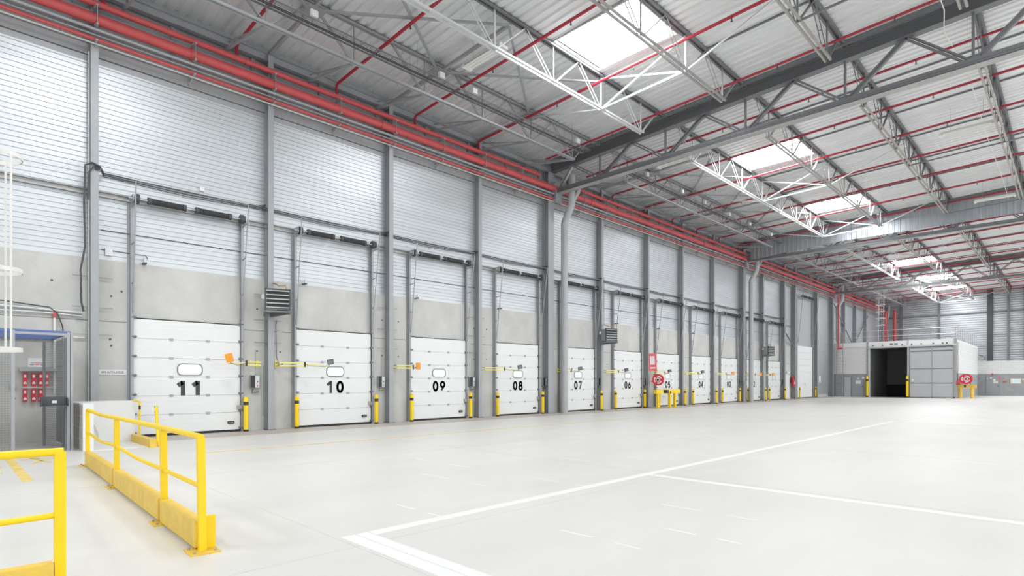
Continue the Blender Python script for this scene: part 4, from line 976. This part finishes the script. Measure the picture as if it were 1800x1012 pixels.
s = thing('site_plan', (0, 0, 0), 'cork framed evacuation plan on the low block wall at the right', 'poster'); B('frame', 'kraft', s, (13.0, 13.85, YB2-.03, YB2-.005, 1.3, 1.85)); B('sheet', 'sheet_blue', s, (13.12, 13.75, YB2-.035, YB2-.03, 1.38, 1.78))
text('', .1, 'digit', s, (0, 0, 0), FACE_NY) if False else None
tag(B('call_box', 'offwhite', None, (13.95, 14.05, YB2-.06, YB2, 1.68, 1.82)), 'tiny white box right of the framed plan', 'box')
tag(MB().bar((10.5, 79.3, 4.35), (10.95, 79.3, 4.2), .3, .12).bar((10.9, 79.3, 4.2), (10.9, 79.3, 3.8), .1, .1).build('wall_bracket', 'frame_grey'), 'dark bracket on the rear right corner of the block room', 'bracket')
# hose reel and yellow stand right of the room
h = thing('hose_reel', (10.95, 64.75, 1.75), 'red fire hose reel above the yellow stand right of the sliding door', 'hose reel')
reel(h, .46, .35); MB().bar((-.3, .1, -.45), (-.3, .1, -.2), .04, .04).bar((.3, .1, -.5), (.3, .1, 0), .04, .04).bar((-.65, .1, .0), (-.3, .1, -.2), .03, .03).build('support', 'dark_steel', h)
g = thing('hose_reel_guard', (10.95, 64.9, 0), 'yellow steel guard with two round posts right of the sliding door', 'guard')
for x in (-.42, .42): MB().tube([(x, 0, 0), (x, 0, .95)], .14, 12).build('post', 'yellow_worn', g, True)
B('top_beam', 'yellow_worn', g, (-.72, .72, -.15, .15, .95, 1.25)); B('band', 'black', g, (-.14, .0, -.156, -.15, 1.0, 1.22))
tag(B('red_bucket', 'red_dull', None, (10.3, 10.55, 64.4, 64.7, 1.3, 1.55)), 'small dark red box left of the far hose reel', 'box')
tag(MB().tube([(XR+.035, 65.2, 1.5), (XR+.035, 65.2, 5.1)], .03, 6).build('conduit', 'galv'), 'thin vertical pipe up the right corner of the block room', 'conduit')
B_ = tag(B('red_bucket_shelf', 'dark_steel', None, (10.3, 10.6, 64.38, 64.72, 1.26, 1.3)), 'dark bracket carrying the small red box by the far reel', 'bracket')

# ------------------------------------------------------------ floor markings
def mark(lab, m, *q):
    k = MB()
    for (x0, x1, y0, y1) in q: k.box(x0, x1, y0, y1, 0, .003)
    return tag(k.build('floor_marking', m), lab, 'floor marking')
mark('long white line on the floor running parallel to the dock wall', 'line_white', (12.98, 13.12, 3.0, 25.5))
mark('white line on the floor crossing to the right', 'line_white', (13.12, X1-3, 7.98, 8.13))
mark('nearest double white line turning right at the foreground corner', 'line_white', (12.98, X1-3, 2.86, 2.99), (12.98, X1-3, 2.70, 2.85))
mark('faint far white line across the floor', 'line_white', (13.0, X1-3, 25.4, 25.55))
mark('faded yellow line on the floor parallel to the dock doors', 'yellow_paint', (4.95, 5.05, 3.9, 20.0))
mark('wide yellow bar painted on the floor near the cage', 'yellow_paint', (2.7, 6.8, .84, .97))
mark('short yellow stripes painted on the floor at the left edge', 'yellow_paint', (4.45, 4.75, -.3, .72), (5.35, 5.6, -.3, .68), (3.9, 4.1, -.3, .6))
k = MB()
def stick(p, q, w): k.bar((p[0], p[1], .002), (q[0], q[1], .002), w, .003)
stick((3.4, 1.22), (4.0, 1.32), .10); stick((4.0, 1.32), (4.5, 1.15), .06); stick((4.0, 1.32), (4.5, 1.4), .06); stick((3.6, 1.26), (3.9, 1.5), .05); stick((3.5, 1.25), (3.8, 1.05), .05); k.tube([(3.25, 1.2, 0), (3.25, 1.2, .004)], .09, 12)
tag(k.build('floor_marking', 'yellow_paint'), 'yellow walking figure painted on the floor behind the near rail', 'floor marking')
k = MB()
for (x, y, L) in ((7.5, 9, .7), (8, 12, .8), (9.3, 15, .7), (6.8, 10.5, .6), (10.4, 5.5, .7), (12, 6.5, .5), (14.4, 6.2, .5), (15, 5.2, .35), (8.6, 6.5, .8), (10.8, 8.6, .7), (7.6, 18, .8), (12.1, 3.9, .4), (14.3, 4.4, .4), (6.3, 13, .7), (11.5, 11, .6)):
    k.box(x, x+L, y, y+.035, 0, .002); k.box(x+L*1.6, x+L*2.3, y, y+.03, 0, .002)
tag(k.build('floor_marking', 'line_white'), 'scattered worn white dashes left on the hall floor', 'floor marking')
MBj.build('saw_cut', 'joint_line', fl)
